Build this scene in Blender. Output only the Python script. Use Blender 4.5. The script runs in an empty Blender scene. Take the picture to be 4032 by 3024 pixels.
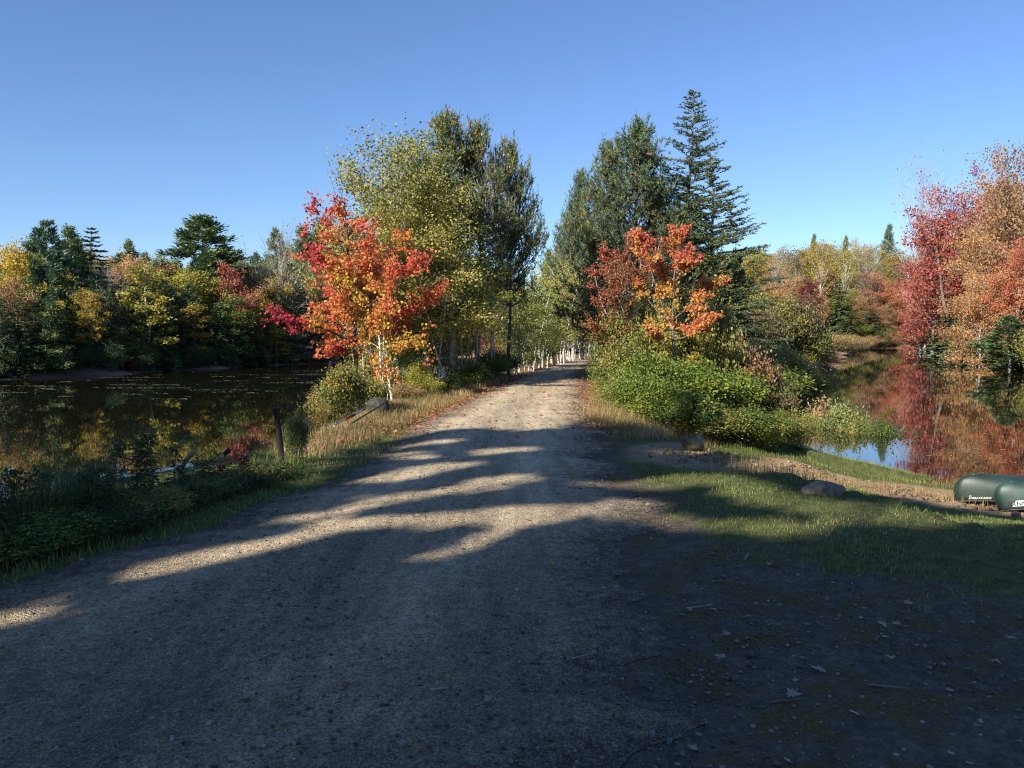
import bpy, math, random
import numpy as np
from mathutils import Vector, Matrix

# ------------------------------------------------------------------ camera, sky, sun, exposure
SC = bpy.context.scene
COL = SC.collection
F, CX0, CY0 = 796.0, 512.0, 384.0
HOR = 331.0
CAMZ = 1.65
TH = math.atan((CY0 - HOR) / F)
cam_d = bpy.data.cameras.new("camera")
cam = bpy.data.objects.new("camera", cam_d); COL.objects.link(cam)
cam.location = (0, 0, CAMZ)
cam.rotation_euler = (math.pi / 2 - TH, 0, 0)
cam_d.sensor_width = 36.0
cam_d.lens = F / 1024 * 36.0
cam_d.clip_start = 0.05
cam_d.clip_end = 4000
SC.camera = cam

SUN_EL = math.radians(31)
SUN_AZ = (-0.66, -0.75)                      # towards the sun, seen from above
_n = math.hypot(*SUN_AZ)
S = np.array([SUN_AZ[0] / _n * math.cos(SUN_EL), SUN_AZ[1] / _n * math.cos(SUN_EL), math.sin(SUN_EL)])
world = bpy.data.worlds.new("World"); SC.world = world
world.use_nodes = True
wt = world.node_tree
bg = wt.nodes["Background"]
sky = wt.nodes.new("ShaderNodeTexSky")
sky.sky_type = 'NISHITA'
sky.sun_disc = False
sky.sun_elevation = SUN_EL
sky.sun_rotation = math.atan2(S[0], S[1])
sky.altitude = 300
sky.air_density = 1.0
sky.dust_density = 0.1
sky.ozone_density = 4.0
wb = wt.nodes.new("ShaderNodeMix"); wb.data_type = 'RGBA'; wb.blend_type = 'MULTIPLY'; wb.inputs[0].default_value = 1
wb.inputs[7].default_value = (.75, .82, .97, 1)          # white balance of the sky's light
wt.links.new(sky.outputs[0], wb.inputs[6]); wt.links.new(wb.outputs[2], bg.inputs[0])
bg.inputs[1].default_value = 0.083
sun_d = bpy.data.lights.new("sun", 'SUN')
sun_d.energy = 5.0
sun_d.angle = math.radians(0.53)
sun_d.color = (1.0, 0.90, 0.76)
sun = bpy.data.objects.new("sun", sun_d); COL.objects.link(sun)
sun.rotation_euler = Vector(S).to_track_quat('Z', 'Y').to_euler()
sun.location = (-20, -20, 30)
SC.view_settings.view_transform = 'Standard'
SC.view_settings.look = 'None'
SC.view_settings.exposure = 1.05
SC.view_settings.gamma = 1.0
SC.view_settings.use_curve_mapping = False
SC.render.engine = 'CYCLES'
SC.cycles.use_denoising = True
SC.cycles.denoiser = 'OPENIMAGEDENOISE'
SC.cycles.denoising_input_passes = 'RGB_ALBEDO_NORMAL'
SC.cycles.denoising_prefilter = 'NONE'
SC.cycles.filter_width = 1.1
SC.cycles.max_bounces = 6
SC.cycles.diffuse_bounces = 2
SC.cycles.glossy_bounces = 3
SC.cycles.transmission_bounces = 3
SC.cycles.transparent_max_bounces = 4
SC.cycles.caustics_reflective = False
SC.cycles.caustics_refractive = False

rng = np.random.default_rng(7)
random.seed(7)

# ------------------------------------------------------------------ helpers: picture to place
def rdir(px, py):
    cx = (px - CX0) / F; cy = (CY0 - py) / F
    return np.array([cx, math.cos(TH) + cy * math.sin(TH), -math.sin(TH) + cy * math.cos(TH)])
def at(px, py, Y):
    d = rdir(px, py); return np.array([0, 0, CAMZ]) + d * (Y / d[1])
def gp(px, py, z):
    d = rdir(px, py); return np.array([0, 0, CAMZ]) + d * ((z - CAMZ) / d[2])
def sst(a, b, x):
    t = np.clip((x - a) / (b - a), 0, 1); return t * t * (3 - 2 * t)
def vnoise(x, y, seed=0):
    x = np.asarray(x, float); y = np.asarray(y, float)
    xi = np.floor(x).astype(np.int64); yi = np.floor(y).astype(np.int64)
    fx = x - xi; fy = y - yi
    fx = fx * fx * (3 - 2 * fx); fy = fy * fy * (3 - 2 * fy)
    def h(a, b):
        n = (a * 374761393 + b * 668265263 + seed * 974634777) & 0xffffffff
        n = ((n ^ (n >> 13)) * 1274126177) & 0xffffffff
        return ((n ^ (n >> 16)) & 0xffff) / 65535.0
    return (h(xi, yi) * (1 - fx) + h(xi + 1, yi) * fx) * (1 - fy) + (h(xi, yi + 1) * (1 - fx) + h(xi + 1, yi + 1) * fx) * fy
def fbm(x, y, seed=0, o=3):
    s = 0; a = .5; t = 0
    for i in range(o):
        s = s + a * vnoise(x * 2 ** i, y * 2 ** i, seed + i); t += a; a *= .5
    return s / t
def sdf(poly, x, y):
    """signed distance, positive outside"""
    P = np.asarray(poly, float); x = np.asarray(x, float); y = np.asarray(y, float)
    d = np.full(x.shape, 1e18); ins = np.zeros(x.shape, bool)
    for i in range(len(P)):
        ax, ay = P[i]; bx, by = P[(i + 1) % len(P)]
        ex, ey = bx - ax, by - ay
        t = np.clip(((x - ax) * ex + (y - ay) * ey) / (ex * ex + ey * ey), 0, 1)
        d = np.minimum(d, (x - ax - t * ex) ** 2 + (y - ay - t * ey) ** 2)
        c = ((ay > y) != (by > y))
        with np.errstate(divide='ignore', invalid='ignore'):
            xc = ax + (y - ay) * ex / (ey if ey else 1e-9)
        ins ^= c & (x < xc)
    d = np.sqrt(d)
    return np.where(ins, -d, d)

ZL, ZR = -1.65, -1.35
g2 = lambda px, py, z: tuple(gp(px, py, z)[:2])
POND_L = [(-8.2, 7.6), (-6.7, 8.4), (-5.7, 10.4), (-4.9, 12.4), (-4.7, 14.5), (-4.9, 17), (-5.3, 19), (-5.0, 22), (-4.0, 27), (-2.8, 34), (-1.8, 42), (-0.6, 52),
          (0.6, 65), (0.6, 85), g2(506, 357, ZL), g2(475, 357, ZL), g2(440, 358, ZL), g2(400, 359.5, ZL), g2(345, 363, ZL), g2(300, 364.5, ZL),
          g2(262, 366, ZL), g2(230, 368.5, ZL), g2(180, 370.5, ZL), g2(120, 374.5, ZL), g2(60, 377.5, ZL), g2(0, 380.5, ZL),
          (-47, 48), (-60, 40), (-48, 24), (-25, 14), (-11, 8.5)]
POND_R = [(50, 13), (14, 14.6), (10.5, 15.2), g2(955, 480, ZR), g2(930, 474, ZR), (8.0, 18.5), (7.2, 20.5), (7.8, 25), (9.5, 31), (12, 38), (14, 45), (16, 51), (19, 54),
          g2(838, 371, ZR), g2(848, 362, ZR), g2(850, 352, ZR), g2(856, 348.6, ZR), g2(900, 348, ZR), g2(950, 348.5, ZR),
          g2(957, 352, ZR), g2(985, 360, ZR), g2(1024, 370.5, ZR), (39, 42), (48, 30), (62, 20)]

def zg(x, y):
    x = np.asarray(x, float); y = np.asarray(y, float)
    sh = x.shape; x = np.atleast_1d(x).astype(float); y = np.atleast_1d(y).astype(float)
    x, y = np.broadcast_arrays(x, y)
    wob = (fbm(x * .9, y * .9, 3) - .5) * .7
    sL = sdf(POND_L, x, y) + wob; sR = sdf(POND_R, x, y) + wob
    dist = np.hypot(x, y)
    far = np.maximum.reduce([sst(55, 75, y), sst(20, 30, -x - np.clip(y, 0, 40) * .2) * sst(20, 32, y), sst(26, 36, x) * sst(10, 30, y)])
    # the outer banks sit low over the water and climb slowly
    smin = np.minimum(np.where(sL > 0, sL, 0), np.where(sR > 0, sR, 0))
    rise = np.clip(smin, 0, 60) * .06 + sst(120, 260, dist) * 9 * sst(-60, 60, x) + sst(150, 300, dist) * 3
    L = -(far) * .85 + far * rise + (fbm(x * .35, y * .35, 9) - .5) * .5 * far
    flat = 1 - sst(1.0, 2.5, np.abs(x - 1)) * sst(0, 1, 1)
    L = L + (fbm(x * .8, y * .8, 21) - .5) * .07 * np.clip(np.abs(x) - 3, 0, 2) / 2
    bwL = 2.0 + 1.0 * sst(16, 22, y) + 1.5 * far
    bwR = 12.5 - 6.5 * sst(11, 17, y) - 2.2 * sst(18, 24, y) + 1.0 * far
    def bank(s, w, bw, p):
        t = np.clip(s / bw, 0, 1)
        t = (t * t * (3 - 2 * t)) ** p
        return np.where(s > 0, w - .03 + (L - w + .03) * t, w - .03 - .8 * sst(0, 1.6, -s))
    zl = bank(sL, ZL, bwL, .8); zr = bank(sR, ZR, bwR, np.where(y < 16, 1.25, .8))
    z = np.where(sL < sR, zl, zr)
    both = (sL < bwL) & (sR < bwR)
    z = np.where(both, np.minimum(zl, zr), z)
    return z.reshape(sh) if sh else float(z.ravel()[0])

def hit(px, py, tmax=260):
    d = rdir(px, py); t = np.concatenate([np.arange(1.5, 30, .05), np.arange(30, tmax, .4)])
    X = d[0] * t; Y = d[1] * t; Z = CAMZ + d[2] * t
    k = np.nonzero(Z <= zg(X, Y))[0]
    k = k[0] if len(k) else len(t) - 1
    return np.array([X[k], Y[k], float(zg(X[k], Y[k]))])

# ------------------------------------------------------------------ helpers: meshes
class MB:
    def __init__(s): s.V = []; s.Q = []; s.T = []; s.tone = []; s.n = 0
    def verts(s, P, tone=0.5):
        P = np.asarray(P, float).reshape(-1, 3); b = s.n; s.V.append(P); s.n += len(P)
        s.tone.append(np.broadcast_to(np.asarray(tone, float), (len(P),)).copy()); return b
    def quads(s, P, tone=0.5):       # P (n,4,3)
        n = len(P)
        if not n: return
        b = s.verts(P, np.repeat(np.broadcast_to(tone, (n,)), 4)); s.Q.append(np.arange(n * 4).reshape(n, 4) + b)
    def tris(s, P, tone=0.5):
        n = len(P)
        if not n: return
        b = s.verts(P, np.repeat(np.broadcast_to(tone, (n,)), 3)); s.T.append(np.arange(n * 3).reshape(n, 3) + b)
    def tube(s, pts, rad, k=5, tone=.5, cap=True):
        pts = np.asarray(pts, float); m = len(pts); rad = np.broadcast_to(np.asarray(rad, float), (m,))
        tan = np.gradient(pts, axis=0); tan /= np.linalg.norm(tan, axis=1, keepdims=True) + 1e-9
        ref = np.array([0, 0, 1.]) if abs(tan[:, 2]).mean() < .8 else np.array([1., 0, 0])
        u = np.cross(tan, ref); u /= np.linalg.norm(u, axis=1, keepdims=True) + 1e-9
        v = np.cross(tan, u)
        a = np.arange(k) * 2 * math.pi / k
        ring = pts[:, None] + rad[:, None, None] * (np.cos(a)[None, :, None] * u[:, None] + np.sin(a)[None, :, None] * v[:, None])
        b = s.verts(ring, tone)
        i = np.arange(m - 1)[:, None] * k; j = np.arange(k)[None]; j2 = (j + 1) % k
        s.Q.append((b + np.stack([i + j, i + j2, i + k + j2, i + k + j], -1)).reshape(-1, 4))
        if cap:
            for e in (0, m - 1):
                c = s.verts([pts[e]], tone); r = b + e * k + np.arange(k)
                s.T.append(np.stack([r, np.roll(r, -1), np.full(k, c)], -1))
    def box(s, c, sz, tone=.5, R=None):
        p = np.array([[x, y, z] for x in (-.5, .5) for y in (-.5, .5) for z in (-.5, .5)]) * sz
        if R is not None: p = p @ np.asarray(R).T
        b = s.verts(p + np.asarray(c), tone)
        s.Q.append(b + np.array([[0, 1, 3, 2], [4, 6, 7, 5], [0, 4, 5, 1], [2, 3, 7, 6], [0, 2, 6, 4], [1, 5, 7, 3]]))
    def raw(s, V, Fq, tone=.5):
        b = s.verts(V, tone); s.Q.append(np.asarray(Fq) + b)
    def mesh(s, name, mat=None, smooth=False):
        me = bpy.data.meshes.new(name)
        V = np.concatenate(s.V) if s.V else np.zeros((0, 3))
        Q = np.concatenate(s.Q) if s.Q else np.zeros((0, 4), int)
        T = np.concatenate(s.T) if s.T else np.zeros((0, 3), int)
        nf = len(Q) + len(T); li = np.concatenate([Q.ravel(), T.ravel()]).astype(np.int32)
        me.vertices.add(len(V)); me.vertices.foreach_set("co", V.astype(np.float32).ravel())
        me.loops.add(len(li)); me.loops.foreach_set("vertex_index", li)
        me.polygons.add(nf)
        ls = np.concatenate([np.arange(len(Q)) * 4, len(Q) * 4 + np.arange(len(T)) * 3]).astype(np.int32)
        me.polygons.foreach_set("loop_start", ls)
        if smooth: me.polygons.foreach_set("use_smooth", np.ones(nf, bool))
        at_ = me.attributes.new("tone", 'FLOAT', 'POINT'); at_.data.foreach_set("value", np.concatenate(s.tone).astype(np.float32))
        me.update(calc_edges=True)
        if mat: me.materials.append(mat)
        return me

def add(name, me, parent=None, mat=None, **kw):
    o = bpy.data.objects.new(name, me); COL.objects.link(o)
    if parent: o.parent = parent
    if mat is not None and me is not None and len(o.material_slots):
        o.material_slots[0].link = 'OBJECT'; o.material_slots[0].material = mat
    for k, v in kw.items(): o[k] = v
    return o
def root(name, label, cat, loc, rz=0, group=None):
    o = bpy.data.objects.new(name, None); COL.objects.link(o); o.empty_display_size = .2
    o.location = loc; o.rotation_euler = (0, 0, rz); o['label'] = label; o['category'] = cat
    if group: o['group'] = group
    return o
def tag(o, label, cat, group=None):
    o['label'] = label; o['category'] = cat
    if group: o['group'] = group
    return o

# ------------------------------------------------------------------ helpers: materials
def newmat(name):
    m = bpy.data.materials.new(name); m.use_nodes = True; nt = m.node_tree
    p = nt.nodes["Principled BSDF"]; return m, nt, p
def N(nt, t, **kw):
    n = nt.nodes.new(t)
    for k, v in kw.items():
        if isinstance(k, str) and k.startswith('i_'): n.inputs[k[2:].replace('_', ' ')].default_value = v
        else: setattr(n, k, v)
    return n
def ramp(nt, fac, cols, pos=None, interp='LINEAR'):
    r = N(nt, "ShaderNodeValToRGB"); cr = r.color_ramp; cr.interpolation = interp
    pos = pos or [i / max(1, len(cols) - 1) for i in range(len(cols))]
    while len(cr.elements) < len(cols): cr.elements.new(.5)
    for e, c, q in zip(cr.elements, cols, pos): e.position = q; e.color = (*c, 1) if len(c) == 3 else c
    nt.links.new(fac, r.inputs[0]); return r
def noise(nt, scale, detail=3, rough=.55, vec=None, dist=0):
    n = N(nt, "ShaderNodeTexNoise"); n.inputs['Scale'].default_value = scale; n.inputs['Detail'].default_value = detail
    n.inputs['Roughness'].default_value = rough; n.inputs['Distortion'].default_value = dist
    if vec is not None: nt.links.new(vec, n.inputs['Vector'])
    return n
def mixc(nt, fac, a, b, mode='MIX'):
    m = N(nt, "ShaderNodeMix", data_type='RGBA', blend_type=mode)
    for s_, v in ((m.inputs[0], fac), (m.inputs[6], a), (m.inputs[7], b)):
        if hasattr(v, 'links'): nt.links.new(v, s_)
        elif isinstance(v, (int, float)): s_.default_value = v
        else: s_.default_value = (*v, 1)
    return m.outputs[2]
def math_(nt, op, a, b=0., c=None, clamp=False):
    m = N(nt, "ShaderNodeMath", operation=op, use_clamp=clamp)
    for s_, v in zip(m.inputs, (a, b, c)):
        if v is None: continue
        if hasattr(v, 'links'): nt.links.new(v, s_)
        else: s_.default_value = v
    return m.outputs[0]
def attr(nt, name):
    return N(nt, "ShaderNodeAttribute", attribute_name=name)
def posn(nt):
    return N(nt, "ShaderNodeNewGeometry").outputs['Position']
def bump(nt, h, strength=.5, dist=.02, normal=None):
    b = N(nt, "ShaderNodeBump"); b.inputs['Strength'].default_value = strength; b.inputs['Distance'].default_value = dist
    nt.links.new(h, b.inputs['Height'])
    if normal is not None: nt.links.new(normal, b.inputs['Normal'])
    return b.outputs[0]

_lm = {}
def leafmat(key, cols, trans=.3, rough=.55, pos=None):
    if key in _lm: return _lm[key]
    m, nt, p = newmat("foliage_" + key)
    a = attr(nt, "tone")
    oi = N(nt, "ShaderNodeObjectInfo")
    nz = noise(nt, .9, 2, .5, posn(nt))
    f = math_(nt, 'ADD', a.outputs['Fac'], math_(nt, 'MULTIPLY', math_(nt, 'SUBTRACT', nz.outputs['Fac'], .5), .5))
    f = math_(nt, 'ADD', f, math_(nt, 'MULTIPLY', math_(nt, 'SUBTRACT', oi.outputs['Random'], .5), .18), clamp=True)
    r = ramp(nt, f, cols, pos)
    nt.links.new(r.outputs[0], p.inputs['Base Color']); p.inputs['Roughness'].default_value = rough
    p.inputs['Specular IOR Level'].default_value = .35
    t = N(nt, "ShaderNodeBsdfTranslucent"); nt.links.new(r.outputs[0], t.inputs[0])
    mx = N(nt, "ShaderNodeMixShader"); mx.inputs[0].default_value = trans
    nt.links.new(p.outputs[0], mx.inputs[1]); nt.links.new(t.outputs[0], mx.inputs[2])
    nt.links.new(mx.outputs[0], nt.nodes["Material Output"].inputs[0])
    _lm[key] = m; return m
PAL = {
 'yellow': [(.20, .17, .03), (.42, .32, .05), (.55, .40, .06), (.62, .50, .12)],
 'gold':   [(.16, .14, .03), (.33, .26, .05), (.46, .32, .05), (.40, .36, .08)],
 'ygreen': [(.113, .140, .032), (.240, .253, .051), (.392, .354, .063), (.531, .430, .076)],
 'olive':  [(.113, .137, .040), (.208, .225, .064), (.323, .306, .080), (.451, .354, .096)],
 'green':  [(.065, .101, .031), (.107, .165, .043), (.173, .230, .050), (.245, .273, .071)],
 'sage':   [(.093, .132, .053), (.171, .225, .079), (.265, .305, .106), (.356, .356, .132)],
 'orange': [(.27, .15, .06), (.44, .24, .10), (.55, .33, .15), (.58, .43, .22)],
 'salmon': [(.28, .10, .06), (.42, .17, .10), (.52, .23, .14), (.46, .30, .14)],
 'scarlet':[(.34, .09, .05), (.50, .15, .08), (.56, .22, .11), (.56, .33, .17)],
 'crimson':[(.20, .055, .045), (.36, .085, .07), (.45, .14, .105), (.46, .27, .17)],
 'maroon': [(.09, .025, .025), (.17, .035, .04), (.24, .06, .055), (.2, .11, .06)],
 'rust':   [(.16, .10, .05), (.29, .17, .08), (.40, .23, .11), (.44, .32, .17)],
 'brown':  [(.092, .069, .040), (.161, .127, .069), (.230, .184, .098), (.276, .230, .115)],
 'spruce': [(.047, .089, .047), (.089, .154, .071), (.148, .223, .089), (.236, .295, .132)],
 'pine':   [(.063, .115, .053), (.115, .187, .084), (.178, .252, .106), (.274, .293, .125)],
 'bluepine':[(.054, .108, .069), (.098, .175, .113), (.146, .233, .146), (.224, .263, .155)],
 'larch':  [(.047, .074, .030), (.081, .121, .047), (.135, .182, .061), (.230, .243, .095)],
 'bramble':[(.057, .098, .021), (.115, .184, .034), (.230, .287, .046), (.414, .414, .057)],
 'drygrass':[(.22, .15, .07), (.36, .25, .11), (.48, .36, .17), (.55, .44, .24)],
 'weed':   [(.037, .056, .022), (.069, .100, .035), (.112, .150, .044), (.200, .213, .062)],
 'grass':  [(.075, .128, .038), (.135, .210, .053), (.225, .300, .075), (.405, .405, .150)],
 'paletwig':[(.22, .19, .16), (.34, .30, .26), (.42, .38, .33), (.5, .46, .4)],
}
def LM(k): return leafmat(k, PAL[k], trans=.12 if k in ('spruce', 'pine', 'bluepine', 'larch', 'paletwig') else .40)
LM_NEEDLE = leafmat('near_needles', [(.05, .085, .035), (.095, .14, .055), (.14, .19, .07), (.22, .23, .07), (.42, .24, .07)], .15, pos=[0, .3, .55, .74, .95])
LM_MAPLE = leafmat('near_maple', [(.58, .42, .07), (.58, .30, .07), (.60, .18, .07), (.54, .085, .07), (.40, .045, .07)], .38, pos=[0, .25, .5, .75, 1])

def bark(name, cols, scale=6, stretch=(1, 1, .25), bst=.5):
    m, nt, p = newmat(name)
    tc = N(nt, "ShaderNodeTexCoord"); mp = N(nt, "ShaderNodeMapping"); mp.inputs['Scale'].default_value = stretch
    nt.links.new(tc.outputs['Object'], mp.inputs[0])
    n = noise(nt, scale, 5, .65, mp.outputs[0])
    r = ramp(nt, n.outputs['Fac'], cols, [.3, .5, .65] if len(cols) == 3 else None)
    nt.links.new(r.outputs[0], p.inputs['Base Color']); p.inputs['Roughness'].default_value = .85
    nt.links.new(bump(nt, n.outputs['Fac'], bst, .02), p.inputs['Normal'])
    return m
M_BARK = bark("bark_grey", [(.05, .042, .035), (.12, .105, .09), (.22, .20, .175)])
M_BARKD = bark("bark_dark", [(.022, .019, .016), (.05, .043, .036), (.10, .088, .075)])
M_BIRCH = bark("bark_birch", [(.05, .045, .04), (.50, .47, .42), (.68, .65, .60)], 7, (1, 1, 3.2), .25)
M_PALE = bark("bark_pale", [(.16, .15, .13), (.32, .30, .27), (.45, .43, .39)], 9, (1, 1, .4))

# ------------------------------------------------------------------ terrain
def gridlines(segs):
    out = []
    for a, b, n in segs: out.append(np.linspace(a, b, n, endpoint=False))
    return np.concatenate(out + [[segs[-1][1]]])
def geo(a, b, n, p=2.2):
    t = np.linspace(0, 1, n) ** p; return a + (b - a) * t
xs = np.concatenate([-geo(14, 700, 46)[::-1], np.arange(-13.85, 14, .15), geo(14, 700, 46)])
ys = np.concatenate([-geo(3, 220, 22)[::-1], np.arange(-2.85, 27, .15), geo(27, 130, 110, 1.25), geo(133, 900, 30)])
GX, GY = np.meshgrid(xs, ys)
GZ = zg(GX, GY)
# road outline in picture coordinates (on level ground)
ROADL = [(-60, 597), (0, 583), (106, 551), (194, 528), (287, 493), (342, 477), (393, 445), (417, 422), (456, 405), (505, 382), (540, 368), (562, 361), (575, 357.5)]
ROADR = [(640, 768), (640, 640), (637, 560), (650, 530), (660, 505), (641, 490), (618, 466), (602, 445), (596, 420), (588, 402), (584, 390), (584, 375), (590, 365), (597, 357.5)]
rl = np.array([gp(a, b, 0)[:2] for a, b in ROADL]); rr = np.array([gp(a, b, 0)[:2] for a, b in ROADR])
rl = np.concatenate([[(-9, -14), (-5.6, 0), (-4.6, 2.2)], rl]); rr = np.concatenate([[(3.6, -14), (1.9, 0)], rr])
# beyond the last pair the road bends right behind the thicket
rl = np.concatenate([rl, [(7.5, 66), (11, 76), (20, 84)]]); rr = np.concatenate([rr, [(10.0, 64), (14, 72), (21, 80)]])
def xl_of(y): return np.interp(y, rl[:, 1], rl[:, 0])
def xr_of(y): return np.interp(y, rr[:, 1], rr[:, 0])
# keep the ground under the road level
def level_road(x, y, z):
    m = sst(-.9, -.1, x - xl_of(y)) * sst(-.9, -.1, xr_of(y) - x) * sst(90, 80, y)
    zr = -0.03 + 0 * z
    return z * (1 - m) + zr * m
_zg0 = zg
def zg(x, y):
    x = np.asarray(x, float); y = np.asarray(y, float)
    r = level_road(x, y, _zg0(x, y))
    return r if np.ndim(r) else float(r)
rut = (fbm(GX * 1.2, GY * 1.2, 5, 4) - .5) * .05 * np.exp(-((np.hypot(GX, GY)) / 25) ** 2)
GZ = zg(GX, GY)
def capsule(pts, w, x, y):
    d = np.full(np.shape(x), 1e9)
    for (ax, ay), (bx, by) in zip(pts[:-1], pts[1:]):
        ex, ey = bx - ax, by - ay
        t = np.clip(((x - ax) * ex + (y - ay) * ey) / (ex * ex + ey * ey + 1e-9), 0, 1)
        d = np.minimum(d, np.hypot(x - ax - t * ex, y - ay - t * ey))
    return d / w
SAND = [tuple(hit(*p)[:2]) for p in [(700, 452), (735, 457), (800, 470), (870, 484), (940, 497), (1010, 507), (1060, 515)]]
SANDB = SAND[-3:] + [(9.5, 10.5), (13, 12.0)]
def sand_mask(x, y):
    w = np.interp(y, [8, 11, 13, 16], [1.15, 1.0, .85, .7])
    s = np.minimum(capsule(SAND, 1, x, y) / w, capsule(SANDB, 1.5, x, y))
    return 1 - sst(.8, 1.15, s + (fbm(x * 1.5, y * 1.5, 31) - .5) * .5)
GR_NEAR = [tuple(hit(*p)[:2]) for p in [(655, 500), (652, 528), (720, 552), (820, 575), (900, 590), (1024, 604), (1100, 612)]]
def grass_mask(x, y):
    """1 where turf grows, 0 on bare dirt"""
    right = x > xr_of(y)
    poly = [tuple(p) for p in GR_NEAR] + [(16, 9), (14, 18), (1.5, 30), (1.3, 18)]
    s = sdf(poly, x, y) + (fbm(x * 1.3, y * 1.3, 41) - .5) * .9
    g = 1 - sst(-1.1, .55, s + (fbm(x * 3.5, y * 3.5, 47, 3) - .5) * 1.3)
    left = (x < xl_of(y) + (fbm(x * 2.3, y * 2.3, 44) - .5) * .25)
    g = np.where(left, 1.0, np.where(right, g, 0))
    g = g * (1 - sand_mask(x, y))
    return np.where(np.hypot(x, y) > 40, 1.0, g)
gm = grass_mask(GX, GY); sm = sand_mask(GX, GY)
GZ = GZ + rut * np.where((GX > xr_of(GY) + .2) | (GX < xl_of(GY) - .2), 1, 0) - sm * .02 + (fbm(GX * 2.2, GY * 2.2, 77, 3) - .5) * .10 * sm
ny, nx = GX.shape
b = MB(); b.verts(np.stack([GX, GY, GZ], -1))
i = np.arange(ny - 1)[:, None] * nx; j = np.arange(nx - 1)[None]
b.Q.append(np.stack([i + j, i + j + 1, i + nx + j + 1, i + nx + j], -1).reshape(-1, 4))
sLs = sdf(POND_L, GX, GY); sRs = sdf(POND_R, GX, GY)
nearroad = np.exp(-np.clip(np.minimum(np.abs(GX - xl_of(GY)), np.abs(GX - xr_of(GY))), 0, 9) / .8) * sst(11, 16, GY)
for nm_, arr in (("grass", gm), ("sand", sm), ("litter", nearroad), ("woods", np.clip(sst(35, 60, np.hypot(GX, GY)), 0, 1)), ("shore", np.exp(-np.clip(np.minimum(np.abs(sLs), np.abs(sRs)), 0, 20) / 1.1))):
    pass
m, nt, p = newmat("ground_soil")
P_ = posn(nt)
n1 = noise(nt, .8, 5, .6, P_); n2 = noise(nt, 7, 6, .65, P_); n3 = noise(nt, 60, 4, .7, P_); n4 = noise(nt, 2.2, 5, .65, P_)
vor = N(nt, "ShaderNodeTexVoronoi"); vor.inputs['Scale'].default_value = 45; nt.links.new(P_, vor.inputs['Vector'])
dirt = ramp(nt, n2.outputs['Fac'], [(.07, .058, .044), (.115, .097, .075), (.165, .142, .112)], [.3, .5, .72]).outputs[0]
speck = ramp(nt, vor.outputs['Color'], [(.5, .5, .5), (1, 1, 1), (1.7, 1.65, 1.6)], [.1, .5, .93]).outputs[0]
dirt = mixc(nt, .55, dirt, speck, 'MULTIPLY')
thatch = ramp(nt, n3.outputs['Fac'], [(.06, .042, .018), (.125, .09, .036), (.21, .16, .065)], [.3, .52, .7]).outputs[0]
tf = ramp(nt, n4.outputs['Fac'], [(0, 0, 0), (1, 1, 1)], [.47, .60]).outputs[0]
geo_x = N(nt, "ShaderNodeSeparateXYZ"); nt.links.new(P_, geo_x.inputs[0])
tx = math_(nt, 'MULTIPLY', math_(nt, 'SUBTRACT', geo_x.outputs[0], -.3), .75, clamp=True)
dirt = mixc(nt, math_(nt, 'MULTIPLY', math_(nt, 'MULTIPLY', tf, tx), 1.0), dirt, thatch)
turf = ramp(nt, n2.outputs['Fac'], [(.055, .065, .022), (.10, .115, .04), (.18, .15, .075)], [.35, .55, .75]).outputs[0]
sandc = ramp(nt, n2.outputs['Fac'], [(.20, .135, .08), (.34, .24, .14), (.44, .33, .20)], [.3, .5, .75]).outputs[0]
lit = ramp(nt, n3.outputs['Fac'], [(.16, .07, .035), (.34, .15, .06), (.45, .30, .17)], [.35, .5, .7]).outputs[0]
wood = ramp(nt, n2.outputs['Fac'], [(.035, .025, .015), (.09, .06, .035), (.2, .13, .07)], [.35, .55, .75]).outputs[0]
A = {k: attr(nt, k).outputs['Fac'] for k in ("grass", "sand", "litter", "woods", "shore")}
edge = math_(nt, 'ADD', A['grass'], math_(nt, 'MULTIPLY', math_(nt, 'SUBTRACT', n2.outputs['Fac'], .5), 1.2))
c = mixc(nt, ramp(nt, edge, [(0, 0, 0), (1, 1, 1)], [.4, .6]).outputs[0], dirt, turf)
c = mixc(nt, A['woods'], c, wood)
c = mixc(nt, math_(nt, 'MULTIPLY', A['litter'], math_(nt, 'MULTIPLY', n4.outputs['Fac'], 1.3), clamp=True), c, lit)
c = mixc(nt, A['sand'], c, sandc)
c = mixc(nt, math_(nt, 'MULTIPLY', A['shore'], A['woods']), c, (.42, .30, .20))
nt.links.new(c, p.inputs['Base Color']); p.inputs['Roughness'].default_value = .95
p.inputs['Specular IOR Level'].default_value = .15
hgt = math_(nt, 'ADD', math_(nt, 'MULTIPLY', n3.outputs['Fac'], .5), math_(nt, 'ADD', n2.outputs['Fac'], math_(nt, 'MULTIPLY', vor.outputs['Distance'], -.35)))
nt.links.new(bump(nt, hgt, .9, .035), p.inputs['Normal'])
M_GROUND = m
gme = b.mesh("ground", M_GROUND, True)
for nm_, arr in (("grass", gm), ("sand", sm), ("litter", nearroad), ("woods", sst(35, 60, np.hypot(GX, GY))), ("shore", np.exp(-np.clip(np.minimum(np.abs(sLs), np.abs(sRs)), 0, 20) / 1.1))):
    a_ = gme.attributes.new(nm_, 'FLOAT', 'POINT'); a_.data.foreach_set("value", arr.astype(np.float32).ravel())
add("ground", gme, kind="structure", label="grass banks, bare dirt and wooded land round the ponds")

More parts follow.
